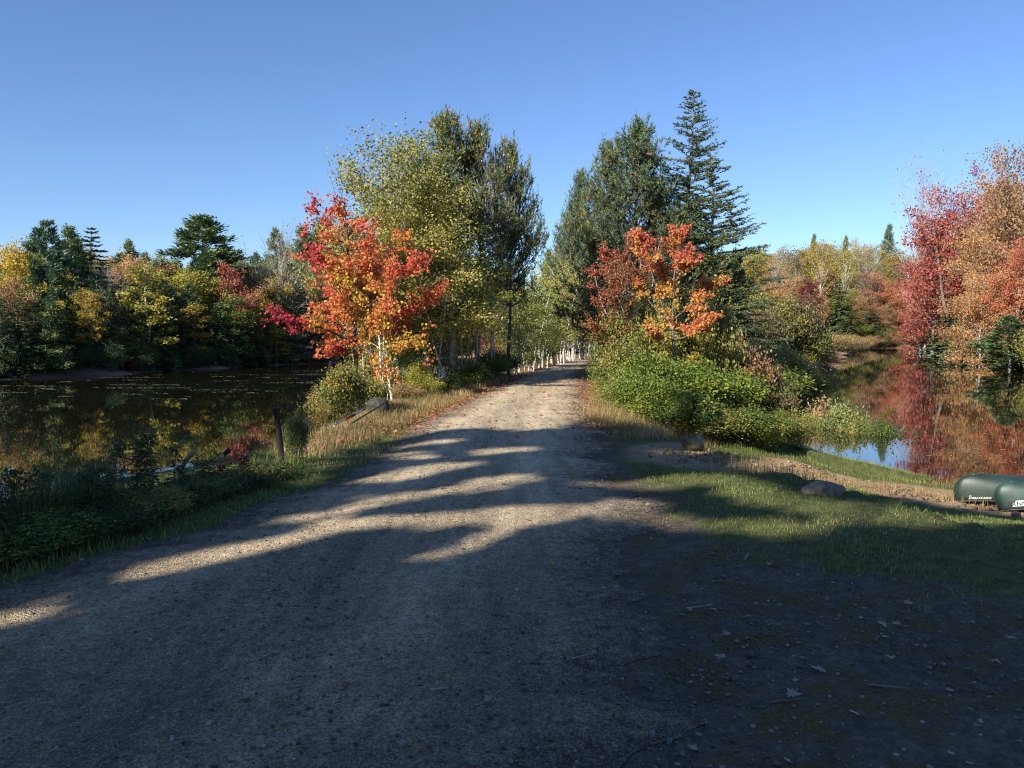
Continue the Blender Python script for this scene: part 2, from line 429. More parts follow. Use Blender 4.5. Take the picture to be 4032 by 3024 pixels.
# dirt road: its own sheet, ragged at the edges
yst = np.concatenate([np.arange(-13, 0, .5), np.arange(0, 14, .06), np.arange(14, 30, .12), np.arange(30, 84, .4)])
ncol = 25
uu = np.linspace(0, 1, ncol)
jl = (fbm(yst * 3.1, yst * 0 + 3, 51, 3) - .5) * .5 + (rng.random(len(yst)) - .5) * .06
jr = (fbm(yst * 2.1, yst * 0 + 9, 52, 3) - .5) * .8 + (rng.random(len(yst)) - .5) * .08
XL = xl_of(yst) + jl; XR = xr_of(yst) + jr
RX = XL[:, None] + (XR - XL)[:, None] * uu; RY = np.repeat(yst[:, None], ncol, 1)
edgef = np.minimum(uu, 1 - uu)[None] * (XR - XL)[:, None]
RZ = zg(RX, RY) + .004 + .035 * sst(.0, .5, edgef) + (fbm(RX * 1.5, RY * .6, 61) - .5) * .03 * sst(.1, .5, edgef)
b = MB(); b.verts(np.stack([RX, RY, RZ], -1), np.broadcast_to(uu, RX.shape).ravel())
i = np.arange(len(yst) - 1)[:, None] * ncol; j = np.arange(ncol - 1)[None]
b.Q.append(np.stack([i + j, i + j + 1, i + ncol + j + 1, i + ncol + j], -1).reshape(-1, 4))
m, nt, p = newmat("road_gravel")
P_ = posn(nt)
mp = N(nt, "ShaderNodeMapping"); mp.inputs['Rotation'].default_value = (0, 0, math.radians(35)); mp.inputs['Scale'].default_value = (1.0, .35, 1)
nt.links.new(P_, mp.inputs[0])
n1 = noise(nt, 1.1, 5, .6, mp.outputs[0]); n2 = noise(nt, 11, 6, .7, P_); n3 = noise(nt, 110, 3, .7, P_)
vor = N(nt, "ShaderNodeTexVoronoi"); vor.inputs['Scale'].default_value = 110; nt.links.new(P_, vor.inputs['Vector'])
vor2 = N(nt, "ShaderNodeTexVoronoi"); vor2.inputs['Scale'].default_value = 42; nt.links.new(P_, vor2.inputs['Vector'])
base = ramp(nt, n2.outputs['Fac'], [(.175, .148, .112), (.245, .21, .16), (.31, .27, .205)], [.28, .5, .75]).outputs[0]
base = mixc(nt, .5, base, ramp(nt, n1.outputs['Fac'], [(.62, .62, .62), (1, 1, 1), (1.25, 1.22, 1.15)], [.3, .5, .72]).outputs[0], 'MULTIPLY')
sp = ramp(nt, vor.outputs['Color'], [(.38, .38, .39), (.95, .95, .95), (1.9, 1.85, 1.75)], [.10, .5, .95]).outputs[0]
base = mixc(nt, .7, base, sp, 'MULTIPLY')
sp2 = ramp(nt, vor2.outputs['Color'], [(.45, .45, .47), (1, 1, 1), (1.55, 1.5, 1.42)], [.06, .25, .96]).outputs[0]
base = mixc(nt, .5, base, sp2, 'MULTIPLY')
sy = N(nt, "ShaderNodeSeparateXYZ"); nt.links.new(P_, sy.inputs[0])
# shade put into the colour: darker gravel up front, brightened along the sunlit causeway
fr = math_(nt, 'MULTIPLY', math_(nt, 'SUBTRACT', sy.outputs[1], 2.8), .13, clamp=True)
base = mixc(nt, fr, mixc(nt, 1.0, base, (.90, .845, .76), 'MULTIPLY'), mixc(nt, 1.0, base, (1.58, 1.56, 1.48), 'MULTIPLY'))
# packed wheel tracks, paler and smoother; edges fading into soil
u_ = attr(nt, 'tone').outputs['Fac']
uw = math_(nt, 'ADD', u_, math_(nt, 'MULTIPLY', math_(nt, 'SUBTRACT', n1.outputs['Fac'], .5), .12))
tr1 = math_(nt, 'SUBTRACT', 1, math_(nt, 'MULTIPLY', math_(nt, 'ABSOLUTE', math_(nt, 'SUBTRACT', uw, .27)), 9), clamp=True)
tr2 = math_(nt, 'SUBTRACT', 1, math_(nt, 'MULTIPLY', math_(nt, 'ABSOLUTE', math_(nt, 'SUBTRACT', uw, .68)), 9), clamp=True)
trk = math_(nt, 'MAXIMUM', tr1, tr2)
base = mixc(nt, math_(nt, 'MULTIPLY', trk, .45), base, mixc(nt, 1.0, base, (1.35, 1.33, 1.30), 'MULTIPLY'))
mpr = N(nt, "ShaderNodeMapping"); mpr.inputs['Rotation'].default_value = (0, 0, math.radians(-28)); mpr.inputs['Scale'].default_value = (3.2, .35, 1); nt.links.new(P_, mpr.inputs[0])
n5 = noise(nt, 1.6, 5, .65, mpr.outputs[0])
base = mixc(nt, .8, base, ramp(nt, n5.outputs['Fac'], [(.72, .71, .70), (1, 1, 1), (1.2, 1.19, 1.17)], [.36, .5, .66]).outputs[0], 'MULTIPLY')
eg = math_(nt, 'ADD', attr(nt, 'edge').outputs['Fac'], math_(nt, 'MULTIPLY', math_(nt, 'SUBTRACT', n2.outputs['Fac'], .5), 1.1))
egf = ramp(nt, eg, [(1, 1, 1), (0, 0, 0)], [.02, .55]).outputs[0]
base = mixc(nt, egf, base, mixc(nt, 1.0, ramp(nt, n2.outputs['Fac'], [(.09, .072, .052), (.14, .115, .085), (.20, .165, .125)], [.3, .5, .72]).outputs[0], sp, 'MULTIPLY'))
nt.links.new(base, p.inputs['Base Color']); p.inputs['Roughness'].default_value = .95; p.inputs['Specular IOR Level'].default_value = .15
hgt = math_(nt, 'ADD', math_(nt, 'MULTIPLY', n2.outputs['Fac'], 1.6), math_(nt, 'ADD', math_(nt, 'MULTIPLY', vor.outputs['Distance'], -.5), math_(nt, 'ADD', math_(nt, 'MULTIPLY', vor2.outputs['Distance'], -.35), math_(nt, 'MULTIPLY', n3.outputs['Fac'], .3))))
bn = N(nt, "ShaderNodeBump"); bn.inputs['Distance'].default_value = .022; nt.links.new(hgt, bn.inputs['Height']); nt.links.new(math_(nt, 'SUBTRACT', 1.0, math_(nt, 'MULTIPLY', trk, .45)), bn.inputs['Strength']); nt.links.new(bn.outputs[0], p.inputs['Normal'])
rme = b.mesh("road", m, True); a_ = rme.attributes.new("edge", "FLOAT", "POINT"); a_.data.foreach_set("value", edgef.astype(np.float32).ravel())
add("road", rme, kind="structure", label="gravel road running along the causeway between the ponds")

# water
def water(name, poly, z, label, ms):
    m, nt, p = newmat(name + "_surface")
    P_ = posn(nt)
    mp = N(nt, "ShaderNodeMapping"); mp.inputs['Scale'].default_value = (1.0, 1.0, 1); nt.links.new(P_, mp.inputs[0])
    a = noise(nt, 1.6, 4, .55, mp.outputs[0], .4); c_ = noise(nt, 14, 3, .5, mp.outputs[0], .2)
    h = math_(nt, 'ADD', a.outputs['Fac'], math_(nt, 'MULTIPLY', c_.outputs['Fac'], .10))
    p.inputs['Base Color'].default_value = (.008, .008, .005, 1)
    p.inputs['Roughness'].default_value = .015
    p.inputs['IOR'].default_value = 1.9
    p.inputs['Specular IOR Level'].default_value = .5
    nt.links.new(bump(nt, h, ms, .02), p.inputs['Normal'])
    P2 = np.array(poly); c0 = P2.mean(0)
    P2 = np.array([q + (q - c0) / np.linalg.norm(q - c0) * 2.5 for q in P2])
    me = bpy.data.meshes.new(name)
    # clipped triangulation over a polygon enlarged under the banks
    from mathutils.geometry import tessellate_polygon
    vs = [(x, y, z) for x, y in poly_offset(poly, 1.8)]
    tr = tessellate_polygon([[Vector(v) for v in vs]])
    tr = [t if ((vs[t[1]][0] - vs[t[0]][0]) * (vs[t[2]][1] - vs[t[0]][1]) - (vs[t[1]][1] - vs[t[0]][1]) * (vs[t[2]][0] - vs[t[0]][0])) > 0 else (t[0], t[2], t[1]) for t in tr]
    me.from_pydata(vs, [], tr); me.materials.append(m)
    return add(name, me, kind="structure", label=label)
def poly_offset(poly, d):
    P = np.array(poly, float); n = len(P)
    area = .5 * np.sum(P[:, 0] * np.roll(P[:, 1], -1) - np.roll(P[:, 0], -1) * P[:, 1]); sg = 1 if area > 0 else -1
    out = []
    for k in range(n):
        a, b_, c_ = P[k - 1], P[k], P[(k + 1) % n]
        e1 = (b_ - a) / np.linalg.norm(b_ - a); e2 = (c_ - b_) / np.linalg.norm(c_ - b_)
        nn = np.array([e1[1] + e2[1], -(e1[0] + e2[0])]) * sg; L_ = np.linalg.norm(nn)
        nn = nn / L_ if L_ > 1e-6 else np.array([e1[1], -e1[0]]) * sg
        out.append(tuple(b_ + nn * d))
    return out
water("water", POND_L, ZL, "still dark pond on the left of the road", .022)
water("water", POND_R, ZR, "calm pond on the right reflecting red and orange trees", .035)
# ------------------------------------------------------------------ vegetation generators
def rot_about(v, ax, a):
    ax = ax / (np.linalg.norm(ax) + 1e-9)
    return v * math.cos(a) + np.cross(ax, v) * math.sin(a) + ax * np.dot(ax, v) * (1 - math.cos(a))
def unit(v): return v / (np.linalg.norm(v, axis=-1, keepdims=True) + 1e-9)

def leaves(mb, C, size, R, tone, shape='diamond', up=.3, long=1.0):
    """scatter folded leaf shapes at the points C"""
    n = len(C)
    if n == 0: return
    nrm = unit(R.normal(size=(n, 3)) + np.array([0, 0, up]))
    t = unit(np.cross(nrm, R.normal(size=(n, 3)))); bt = np.cross(nrm, t)
    s = size * R.uniform(.65, 1.3, n)[:, None]
    w = s * .5; l = s * .5 * long
    if shape == 'diamond':
        f = nrm * s * R.uniform(-.12, .2, n)[:, None]
        mb.quads(np.stack([C - t * l, C + bt * w + f, C + t * l, C - bt * w + f], 1), tone)
    elif shape == 'tri':
        mb.tris(np.stack([C - t * l - bt * w, C + bt * w, C + t * l], 1), tone)
    elif shape == 'maple':   # a drooping three-lobed leaf
        droop = unit(t + np.array([0, 0, -.9])); bt = unit(np.cross(nrm, droop)); nn = np.cross(bt, droop)
        l = s * .55
        b0 = C
        tip = C + droop * l * 2; la = C + droop * l * 1.15 + bt * l * 1.0 + nn * l * .2; lb = C + droop * l * 1.15 - bt * l * 1.0 + nn * l * .2
        ma = C + droop * l * .95 + bt * l * .38; mc = C + droop * l * .95 - bt * l * .38
        qa = C + droop * l * .25 + bt * l * .75; qb = C + droop * l * .25 - bt * l * .75
        mb.quads(np.stack([b0, mc, tip, ma], 1), tone)
        mb.quads(np.stack([b0, qa, la, ma], 1), tone)
        mb.quads(np.stack([b0, mc, lb, qb], 1), tone)

def curve(p0, d, L, n=5, bend=0., R=rng, wob=.08, up=0.):
    pts = [np.array(p0, float)]; d = unit(np.array(d, float)); st = L / (n - 1)
    for k in range(n - 1):
        d = unit(d + R.normal(size=3) * wob + np.array([0, 0, up]))
        pts.append(pts[-1] + d * st)
    return np.array(pts)

def sample_poly(pts, t):
    t = np.asarray(t) * (len(pts) - 1); k = np.minimum(t.astype(int), len(pts) - 2); f = (t - k)[:, None]
    return pts[k] * (1 - f) + pts[k + 1] * f

def decid(seed, H=10., R0=3., cb=.3, nleaf=6000, leaf=.17, tr=.12, nbr=34, prof='round', bare=0., sub=5, lean=(0, 0), trunks=1, shape='diamond', spread=.10, twigr=1.0, up=.3, wk=5):
    """broad-leaved tree: returns (wood MB, leaf MB)"""
    R = np.random.default_rng(seed); W = MB(); Lf = MB()
    cents = []; tones = []
    for tk in range(trunks):
        off = np.array([0, 0, 0.]) if trunks == 1 else np.array([R.normal() * .25, R.normal() * .25, 0])
        ln = np.array([lean[0], lean[1], 0]) + (R.normal(size=3) * [.10, .10, 0] if trunks > 1 else 0)
        Ht = H * (1 if tk == 0 else R.uniform(.7, .95))
        zz = np.linspace(0, 1, 9)
        tp = np.stack([off[0] + ln[0] * zz * Ht + np.cumsum(R.normal(size=9)) * .012 * Ht * .6, off[1] + ln[1] * zz * Ht + np.cumsum(R.normal(size=9)) * .012 * Ht * .6, zz * Ht * .94], 1)
        tp[0, 2] = -.25
        rr_ = tr / math.sqrt(trunks) * (1 - zz * .965) * (1 + .5 * np.exp(-zz * 25))
        W.tube(tp, rr_, 7 if wk > 4 else 5)
        nb = nbr // trunks
        for k in range(nb):
            u = (k + R.uniform(0, 1)) / nb; h = cb + (1 - cb) * u * .97
            az = k * 2.4 + R.uniform(-.5, .5)
            if prof == 'round': env = math.sin(math.pi * min(1, (u * .86 + .14))) ** .6 * (1 - .25 * u)
            elif prof == 'tall': env = (math.sin(math.pi * min(1, u * .85 + .12)) ** .5) * (1 - .45 * u)
            elif prof == 'birch': env = ((1 - u) ** .62 + .10) * (.7 + .3 * min(1, u * 5))
            elif prof == 'cone': env = (1 - u) ** .8 + .08
            elif prof == 'umb': env = .35 + .65 * u ** .7 if u < .85 else .8
            elif prof == 'vase': env = .45 + .55 * u if u < .8 else .8 - u * .3
            env *= R.uniform(.62, 1.12)
            Lb = R0 * env; el = R.uniform(.25, .75) + .5 * u + (.5 if prof == 'vase' else 0)
            p0 = sample_poly(tp, [max(cb * .55, h - .07 - .18 * env * R0 / H)])[0]
            d = np.array([math.cos(az) * math.cos(el), math.sin(az) * math.cos(el), math.sin(el)])
            pts = curve(p0, d, Lb / max(.35, math.cos(el)), 6, R=R, wob=.10, up=-.03)
            br = max(.008, tr * .34 * (1 - u * .7)) * twigr
            W.tube(pts, np.linspace(br, br * .25, 6), 4 if wk > 4 else 3, cap=False)
            tips = []
            for q in range(sub):
                t0 = R.uniform(.3, 1.0); q0 = sample_poly(pts, [t0])[0]
                dd = unit(unit(pts[-1] - pts[0]) + R.normal(size=3) * .75)
                Ls = R0 * R.uniform(.14, .36) * (1.4 if bare else 1)
                tw = curve(q0, dd, Ls, 4, R=R, wob=.18, up=.05)
                W.tube(tw, np.linspace(br * .42, br * .12, 4), 3, cap=False)
                tips.append(tw)
                if bare:
                    for q2 in range(3):
                        tw2 = curve(sample_poly(tw, [R.uniform(.3, 1)])[0], unit(dd + R.normal(size=3) * .6), Ls * .7, 3, R=R, wob=.15, up=.1)
                        W.tube(tw2, [br * .22, br * .14, br * .08], 3, cap=False); tips.append(tw2)
            bt = R.uniform(0, 1)
            nl = int(nleaf / max(1, nb * trunks) * env ** 1.2 * 1.25 * (1 - bare))
            if nl > 0:
                per = R.integers(0, len(tips), nl)
                base = np.stack([sample_poly(tips[a], [R.uniform(0.1, 1.05) if True else 0])[0] for a in per]) if nl < 60 else None
                if base is None:
                    base = np.zeros((nl, 3))
                    for a in range(len(tips)):
                        kk = per == a
                        base[kk] = sample_poly(tips[a], R.uniform(.1, 1., kk.sum()))
                c_ = base + R.normal(size=(nl, 3)) * [R0 * spread, R0 * spread, R0 * spread * .6]
                cents.append(c_); tones.append(np.clip(bt * .5 + R.uniform(0, .5, nl), 0, 1))
    if cents:
        C = np.concatenate(cents); T = np.concatenate(tones)
        leaves(Lf, C, leaf, R, T, shape, up)
    return W, Lf

def conifer(seed, H=10., R0=2., cb=.08, nwh=26, per=6, power=.85, rise=.0, droop=.35, sp=34, spl=.34, irregular=.2, gap=0., tr=.13, wood_k=3, top_up=.6, tuft=False, flat=1.):
    """spruce, fir, far pine or larch: branches in whorls carrying small pointed sprays"""
    R = np.random.default_rng(seed); W = MB(); Lf = MB()
    zz = np.linspace(0, 1, 8)
    tp = np.stack([np.cumsum(R.normal(size=8)) * .006 * H, np.cumsum(R.normal(size=8)) * .006 * H, zz * H], 1); tp[0, 2] = -.2
    W.tube(tp, tr * (1 - zz * .95) * (1 + .4 * np.exp(-zz * 25)), 6)
    A_, B_, C_, T_ = [], [], [], []
    for k in range(nwh):
        u = (k + R.uniform(-.3, .3) * (1 if gap else .6)) / nwh; u = min(max(u, 0), .985)
        h = cb + (1 - cb) * u
        if gap and R.random() < gap and u < .8: continue
        prof = (1 - u) ** power
        if flat != 1.: prof = prof * min(1, .35 + u * flat * 2.2)
        for q in range(per + (R.random() < .5)):
            az = R.uniform(0, 2 * math.pi)
            r = R0 * max(.05, prof) * R.uniform(1 - irregular, 1 + irregular * .8)
            if R.random() < .08: r *= 1.2
            p0 = sample_poly(tp, [min(h, .99)])[0]
            el = rise + top_up * u ** 2 - .1
            d = np.array([math.cos(az) * math.cos(el), math.sin(az) * math.cos(el), math.sin(el)])
            n = 6; pts = [p0]
            dd = d.copy()
            for s_ in range(n - 1):
                dd = unit(dd + np.array([0, 0, -droop * .25 if s_ < 3 else droop * .28]) + R.normal(size=3) * .05)
                pts.append(pts[-1] + dd * r / (n - 1))
            pts = np.array(pts)
            br = .012 + .018 * prof * H / 10
            W.tube(pts, np.linspace(br, .004, n), 3, cap=False)
            m_ = max(5, int(sp * (.3 + .7 * r / R0)))
            t = R.uniform(.12 if not tuft else .4, 1.0, m_) ** .8
            c0 = sample_poly(pts, t) + (R.normal(size=(m_, 3)) * [.10, .10, .17] if tuft else 0)
            fw = unit(pts[-1] - pts[0]); side = unit(np.cross(fw, [0, 0, 1]))
            sgn = R.choice([-1, 1], m_)[:, None]
            L_ = spl * R.uniform(.5, 1.25, m_)[:, None] * (1.15 - t[:, None] * .55) * (r / R0 * .5 + .5)
            dirv = unit(fw[None] * R.uniform(.3, 1.2, m_)[:, None] + side[None] * sgn * R.uniform(.2, 1, m_)[:, None] + np.stack([R.normal(size=m_) * .15, R.normal(size=m_) * .15, R.normal(size=m_) * .22 + (.35 if tuft else -.08)], 1))
            wv = unit(np.cross(dirv, R.normal(size=(m_, 3)) * .7 + [0, 0, 1.2]))
            A_.append(c0 - dirv * L_ * .15 + wv * L_ * .24); B_.append(c0 - dirv * L_ * .15 - wv * L_ * .24); C_.append(c0 + dirv * L_)
            T_.append(np.clip(R.uniform(0, .6) * .6 + .25 * t + R.uniform(-.2, .4, m_), 0, 1))
    A_, B_, C_, T_ = map(np.concatenate, (A_, B_, C_, T_))
    Lf.tris(np.stack([A_, B_, C_], 1), T_)
    return W, Lf

def near_pine(seed, H=8., R0=2.2, cb=.12, whs=.42, per=5, needles=9, nl=.13, brown=.16, dens=1.0, topn=1.0, lean=0.):
    """white pine seen close: rising limbs that end in bottle-brush shoots"""
    R = np.random.default_rng(seed); W = MB(); Lf = MB()
    zz = np.linspace(0, 1, 9)
    tp = np.stack([np.cumsum(R.normal(size=9)) * .005 * H + lean * zz * H, np.cumsum(R.normal(size=9)) * .005 * H, zz * H], 1); tp[0, 2] = -.2
    W.tube(tp, .11 * H / 8 * (1 - zz * .93), 7)
    SP, SD, SL, ST = [], [], [], []
    def shoot(p, d, L, t): SP.append(p); SD.append(d); SL.append(L); ST.append(t)
    h = cb * H
    while h < H * .97:
        u = (h / H - cb) / (1 - cb)
        r = R0 * ((1 - u) ** .62) * (1 if u > .15 else .75 + u * 1.6) + .15
        for q in range(per):
            az = R.uniform(0, 6.283); rl_ = r * R.uniform(.45, 1.25)
            el = R.uniform(.15, .5) + .75 * u
            d = np.array([math.cos(az) * math.cos(el), math.sin(az) * math.cos(el), math.sin(el)])
            pts = curve(sample_poly(tp, [h / H])[0], d, rl_ * 1.15, 6, R=R, wob=.06, up=.07)
            W.tube(pts, np.linspace(.02 + .012 * (1 - u), .006, 6), 3, cap=False)
            isb = R.random()
            nsub = max(3, int(rl_ * 6.5 * dens))
            for s_ in range(nsub):
                t = R.uniform(.25, 1.0); q0 = sample_poly(pts, [t])[0]
                dd = unit(unit(pts[-1] - pts[0]) + R.normal(size=3) * .7 + [0, 0, .35])
                Ls = rl_ * R.uniform(.12, .32) * (1.3 - t * .6) + .08
                e_ = q0 + dd * Ls
                W.tube([q0, (q0 + e_) / 2 + R.normal(size=3) * .01, e_], [.006, .005, .004], 3, cap=False)
                old = R.random() < brown * (1.6 if isb < .5 else .6)
                for w in range(3):
                    f = R.uniform(.35, 1.); d3 = unit(dd + R.normal(size=3) * .5 + [0, 0, .3])
                    tone = R.uniform(.0, .5) + .22 * u if not (old and w < 2) else R.uniform(.88, 1)
                    shoot(q0 + (e_ - q0) * f, d3, R.uniform(.10, .2), tone)
                shoot(e_, unit(dd * .6 + [0, 0, .75] + R.normal(size=3) * .2), R.uniform(.16, .30), R.uniform(.2, .6))
            shoot(pts[-1], unit(unit(pts[-1] - pts[-2]) * .6 + [0, 0, .7]), R.uniform(.25, .4), R.uniform(.3, .6))
        h += whs * R.uniform(.8, 1.2) * (1 - .35 * u)
    for q in range(int(6 * topn)):
        d = unit(np.array([R.normal() * .22, R.normal() * .22, 1])); L = R.uniform(.35, .65)
        for w in range(4): shoot(tp[-1] + d * L * w / 4 * 1.0 + [0, 0, -.35], d, L * .35, .4)
    SP = np.array(SP); SD = np.array(SD); SL = np.array(SL); ST = np.array(ST); n = len(SP)
    a1 = unit(np.cross(SD, [.3, .2, 1.0]) + 1e-6); a2 = np.cross(SD, a1)
    for k in range(needles):
        ph = R.uniform(0, 6.283, n)[:, None]; side = a1 * np.cos(ph) + a2 * np.sin(ph)
        base = SP + SD * (SL * R.uniform(0, 1, n))[:, None]
        nd = unit(SD * 1.0 + side * R.uniform(.45, .95, n)[:, None]); ln = nl * R.uniform(.7, 1.15, n)[:, None]
        wv = unit(np.cross(nd, R.normal(size=(n, 3)))) * .013
        Lf.tris(np.stack([base + wv, base - wv, base + nd * ln], 1), np.clip(ST + R.uniform(-.1, .1, n), 0, 1))
    return W, Lf

def larch(seed, H=12., R0=2.6, cb=.1, long_br=()):
    """tamarack: long thin level branches set with short feathery needle tufts, bare twig ends"""
    R = np.random.default_rng(seed); W = MB(); Lf = MB()
    zz = np.linspace(0, 1, 10)
    tp = np.stack([np.cumsum(R.normal(size=10)) * .004 * H, np.cumsum(R.normal(size=10)) * .004 * H, zz * H], 1); tp[0, 2] = -.2
    W.tube(tp, .115 * (1 - zz * .95), 6)
    P_, D_, T_ = [], [], []
    nb = int(H * 24)
    jobs = []
    for k in range(nb):
        u = (k + R.random()) / nb
        jobs.append((cb + (1 - cb) * u, R.uniform(0, 6.283), (R0 * (1 - u) ** .85 * (.8 if u < .12 else 1) + .10) * R.uniform(.5, 1.18), u))
    for hh, az, L in long_br: jobs.append((hh, az, L, hh))
    for h, az, r, u in jobs:
        el = .05 + .55 * u; d = np.array([math.cos(az) * math.cos(el), math.sin(az) * math.cos(el), math.sin(el)])
        pts = [sample_poly(tp, [h])[0]]; dd = d
        for s_ in range(7):
            dd = unit(dd + [0, 0, -.07 if s_ < 3 else .09] + R.normal(size=3) * .05); pts.append(pts[-1] + dd * r / 7)
        pts = np.array(pts); W.tube(pts, np.linspace(.008 + .012 * (1 - u), .004, 8), 3, cap=False)
        fw = unit(pts[-1] - pts[0]); side = unit(np.cross(fw, [0, 0, 1.])); tone = R.uniform(.1, .7)
        ns = max(4, int(r * 11))
        for s_ in range(ns):
            t = R.uniform(.15, 1.); q0 = sample_poly(pts, [t])[0]
            sd = unit(fw * R.uniform(.5, 1.1) + side * R.choice([-1, 1]) * R.uniform(.4, 1) + [0, 0, R.normal() * .16])
            Ls = (.12 + .26 * r) * R.uniform(.4, 1.) * (1.15 - .7 * t)
            e_ = q0 + sd * Ls + [0, 0, -.04 * Ls]
            W.tube([q0, e_], [.005, .003], 3, cap=False)
            n = max(3, int(Ls * 34)); tt = R.uniform(0.0, 1.0, n)[:, None]
            P_.append(q0 + (e_ - q0) * tt + R.normal(size=(n, 3)) * .012)
            D_.append(np.repeat(sd[None], n, 0)); T_.append(np.clip(tone + R.uniform(-.2, .3, n), 0, 1))
        n = int(r * 16) + 3; tt = R.uniform(.1, .97, n)
        P_.append(sample_poly(pts, tt)); D_.append(np.repeat(fw[None], n, 0)); T_.append(np.clip(tone + R.uniform(-.2, .3, n), 0, 1))
    P_, D_, T_ = map(np.concatenate, (P_, D_, T_)); n = len(P_)
    for k in range(2):
        nd = unit(D_ * .5 + R.normal(size=(n, 3)) * .6 + [0, 0, .25]); L_ = R.uniform(.05, .095, n)[:, None]
        wv = unit(np.cross(nd, R.normal(size=(n, 3)))) * .014
        Lf.tris(np.stack([P_ + wv, P_ - wv, P_ + nd * L_], 1), T_)
    return W, Lf

def bush(seed, R0=1., H=1.2, nleaf=4000, leaf=.06, stems=26, shape='diamond', up=.4, long=1.3, shell=.75, spike=.0, tr=.012):
    R = np.random.default_rng(seed); W = MB(); Lf = MB(); cs = []; ts = []
    lob = [(R.uniform(0, 6.28), R.uniform(.2, .75) * R0, R.uniform(.35, .6)) for _ in range(7)]
    for k in range(stems):
        az = R.uniform(0, 6.283); rr_ = math.sqrt(R.random()) * R0 * .9
        tip = np.array([math.cos(az) * rr_, math.sin(az) * rr_, H * (1 - .55 * (rr_ / R0) ** 2) * R.uniform(.75, 1.08)])
        p0 = tip * [.25, .25, 0] + [0, 0, -.08]
        mid = (p0 + tip) / 2 + [0, 0, H * .12] + R.normal(size=3) * .05 * R0
        pts = sample_poly(np.array([p0, mid, tip]), np.linspace(0, 1, 5))
        W.tube(pts, np.linspace(tr, tr * .3, 5), 3, cap=False)
        n = int(nleaf / stems); t = 1 - np.abs(R.normal(size=n)) * .32; t = np.clip(t, .05, 1.05)
        c_ = sample_poly(pts, np.clip(t, 0, 1)) + R.normal(size=(n, 3)) * [R0 * .16, R0 * .16, H * .09]
        c_[:, 2] = np.abs(c_[:, 2]) + .01
        cs.append(c_); ts.append(np.clip(R.uniform(0, .55) + c_[:, 2] / H * .22 * shell + R.uniform(-.15, .25, n), 0, 1))
        if spike:
            tw = curve(tip, unit(np.array([tip[0], tip[1], H * 1.2])), spike * R.uniform(.4, 1), 4, R=R, wob=.12)
            W.tube(tw, [tr * .3, tr * .25, tr * .2, tr * .1], 3, cap=False)
            n2 = 7; cs.append(sample_poly(tw, R.uniform(0, 1, n2)) + R.normal(size=(n2, 3)) * .02); ts.append(R.uniform(.2, .8, n2))
    leaves(Lf, np.concatenate(cs), leaf, R, np.concatenate(ts), shape, up, long)
    return W, Lf

class Proto:
    """a plant kind: shared meshes and the size they were grown at"""
    def __init__(s, name, WL, H, R0, wood, smooth=True):
        s.w = WL[0].mesh(name + "_wood", wood, smooth); s.c = WL[1].mesh(name + "_leaves", M_BARK) if WL[1].V else None
        s.H, s.R0 = H, R0
PLANTS = []
def plant(pr, kind, x, y, H, Wd, mat, label, cat, group=None, z=None, rz=None, wood=None, parts=('trunk', 'crown'), sink=.0):
    z = float(zg(x, y)) if z is None else z
    rz = random.uniform(0, 6.28) if rz is None else rz
    r = root(kind, label, cat, (x, y, z - sink), rz, group)
    sx = (Wd / 2) / pr.R0; sz = H / pr.H
    w = add(parts[0], pr.w, r, wood)
    w.scale = (sx, sx, sz)
    if pr.c is not None:
        c = add(parts[1], pr.c, r, mat); c.scale = (sx, sx, sz)
    return r
def xat(px, Y, py=HOR + 20): return float(at(px, py, Y)[0])
def Hat(px, pytop, x, Y): return float(at(px, pytop, Y)[2]) - float(zg(x, Y))
def ptree(pr, kind, px, Y, pytop, wpx, matk, label, cat, group=None, **kw):
    x = xat(px, Y, (pytop + 380) / 2); H = max(.4, Hat(px, pytop, x, Y)); Wd = wpx / F * math.hypot(Y, 0)
    return plant(pr, kind, x, Y, H, Wd, LM(matk) if isinstance(matk, str) else matk, label, cat, group, **kw)

# shared kinds
D = {
 'A': Proto('tall_broadleaf', decid(51, 12, 3.6, .22, 30000, .125, .15, 56, sub=7, spread=.085), 12, 3.6, M_PALE),
 'B': Proto('tall_broadleaf', decid(52, 12, 3.6, .15, 30000, .125, .15, 56, trunks=2, sub=7, spread=.085), 12, 3.6, M_PALE),
 'a': Proto('broadleaf', decid(11, 12, 3.6, .25, 15000, .20, .17, 44), 12, 3.6, M_BARK),
 'b': Proto('broadleaf', decid(12, 12, 3.6, .18, 16000, .20, .17, 48, trunks=2), 12, 3.6, M_BARK),
 'c': Proto('broadleaf', decid(13, 12, 3.2, .35, 12000, .19, .15, 38, 'tall', spread=.09), 12, 3.2, M_PALE),
 't': Proto('slender_tree', decid(14, 10, 1.7, .2, 8200, .16, .10, 34, 'tall', spread=.13), 10, 1.7, M_PALE),
 'u': Proto('slender_tree', decid(15, 10, 1.7, .3, 6500, .16, .09, 28, 'tall', spread=.15), 10, 1.7, M_PALE),
 's': Proto('sparse_tree', decid(16, 14, 3.6, .45, 3600, .22, .16, 36, 'vase', sub=7), 14, 3.6, M_PALE),
 'o': Proto('bare_tree', decid(17, 11, 3., .3, 700, .15, .14, 40, 'vase', bare=.6, sub=7, twigr=1.2), 11, 3., M_PALE),
 'p': Proto('bare_tree', decid(18, 11, 3., .25, 900, .15, .14, 44, 'round', bare=.65, sub=7, twigr=1.2), 11, 3., M_PALE),
 'x': Proto('open_tree', decid(19, 12, 3.4, .15, 8500, .19, .14, 40, 'cone', sub=6, spread=.075), 12, 3.4, M_BARK),
}
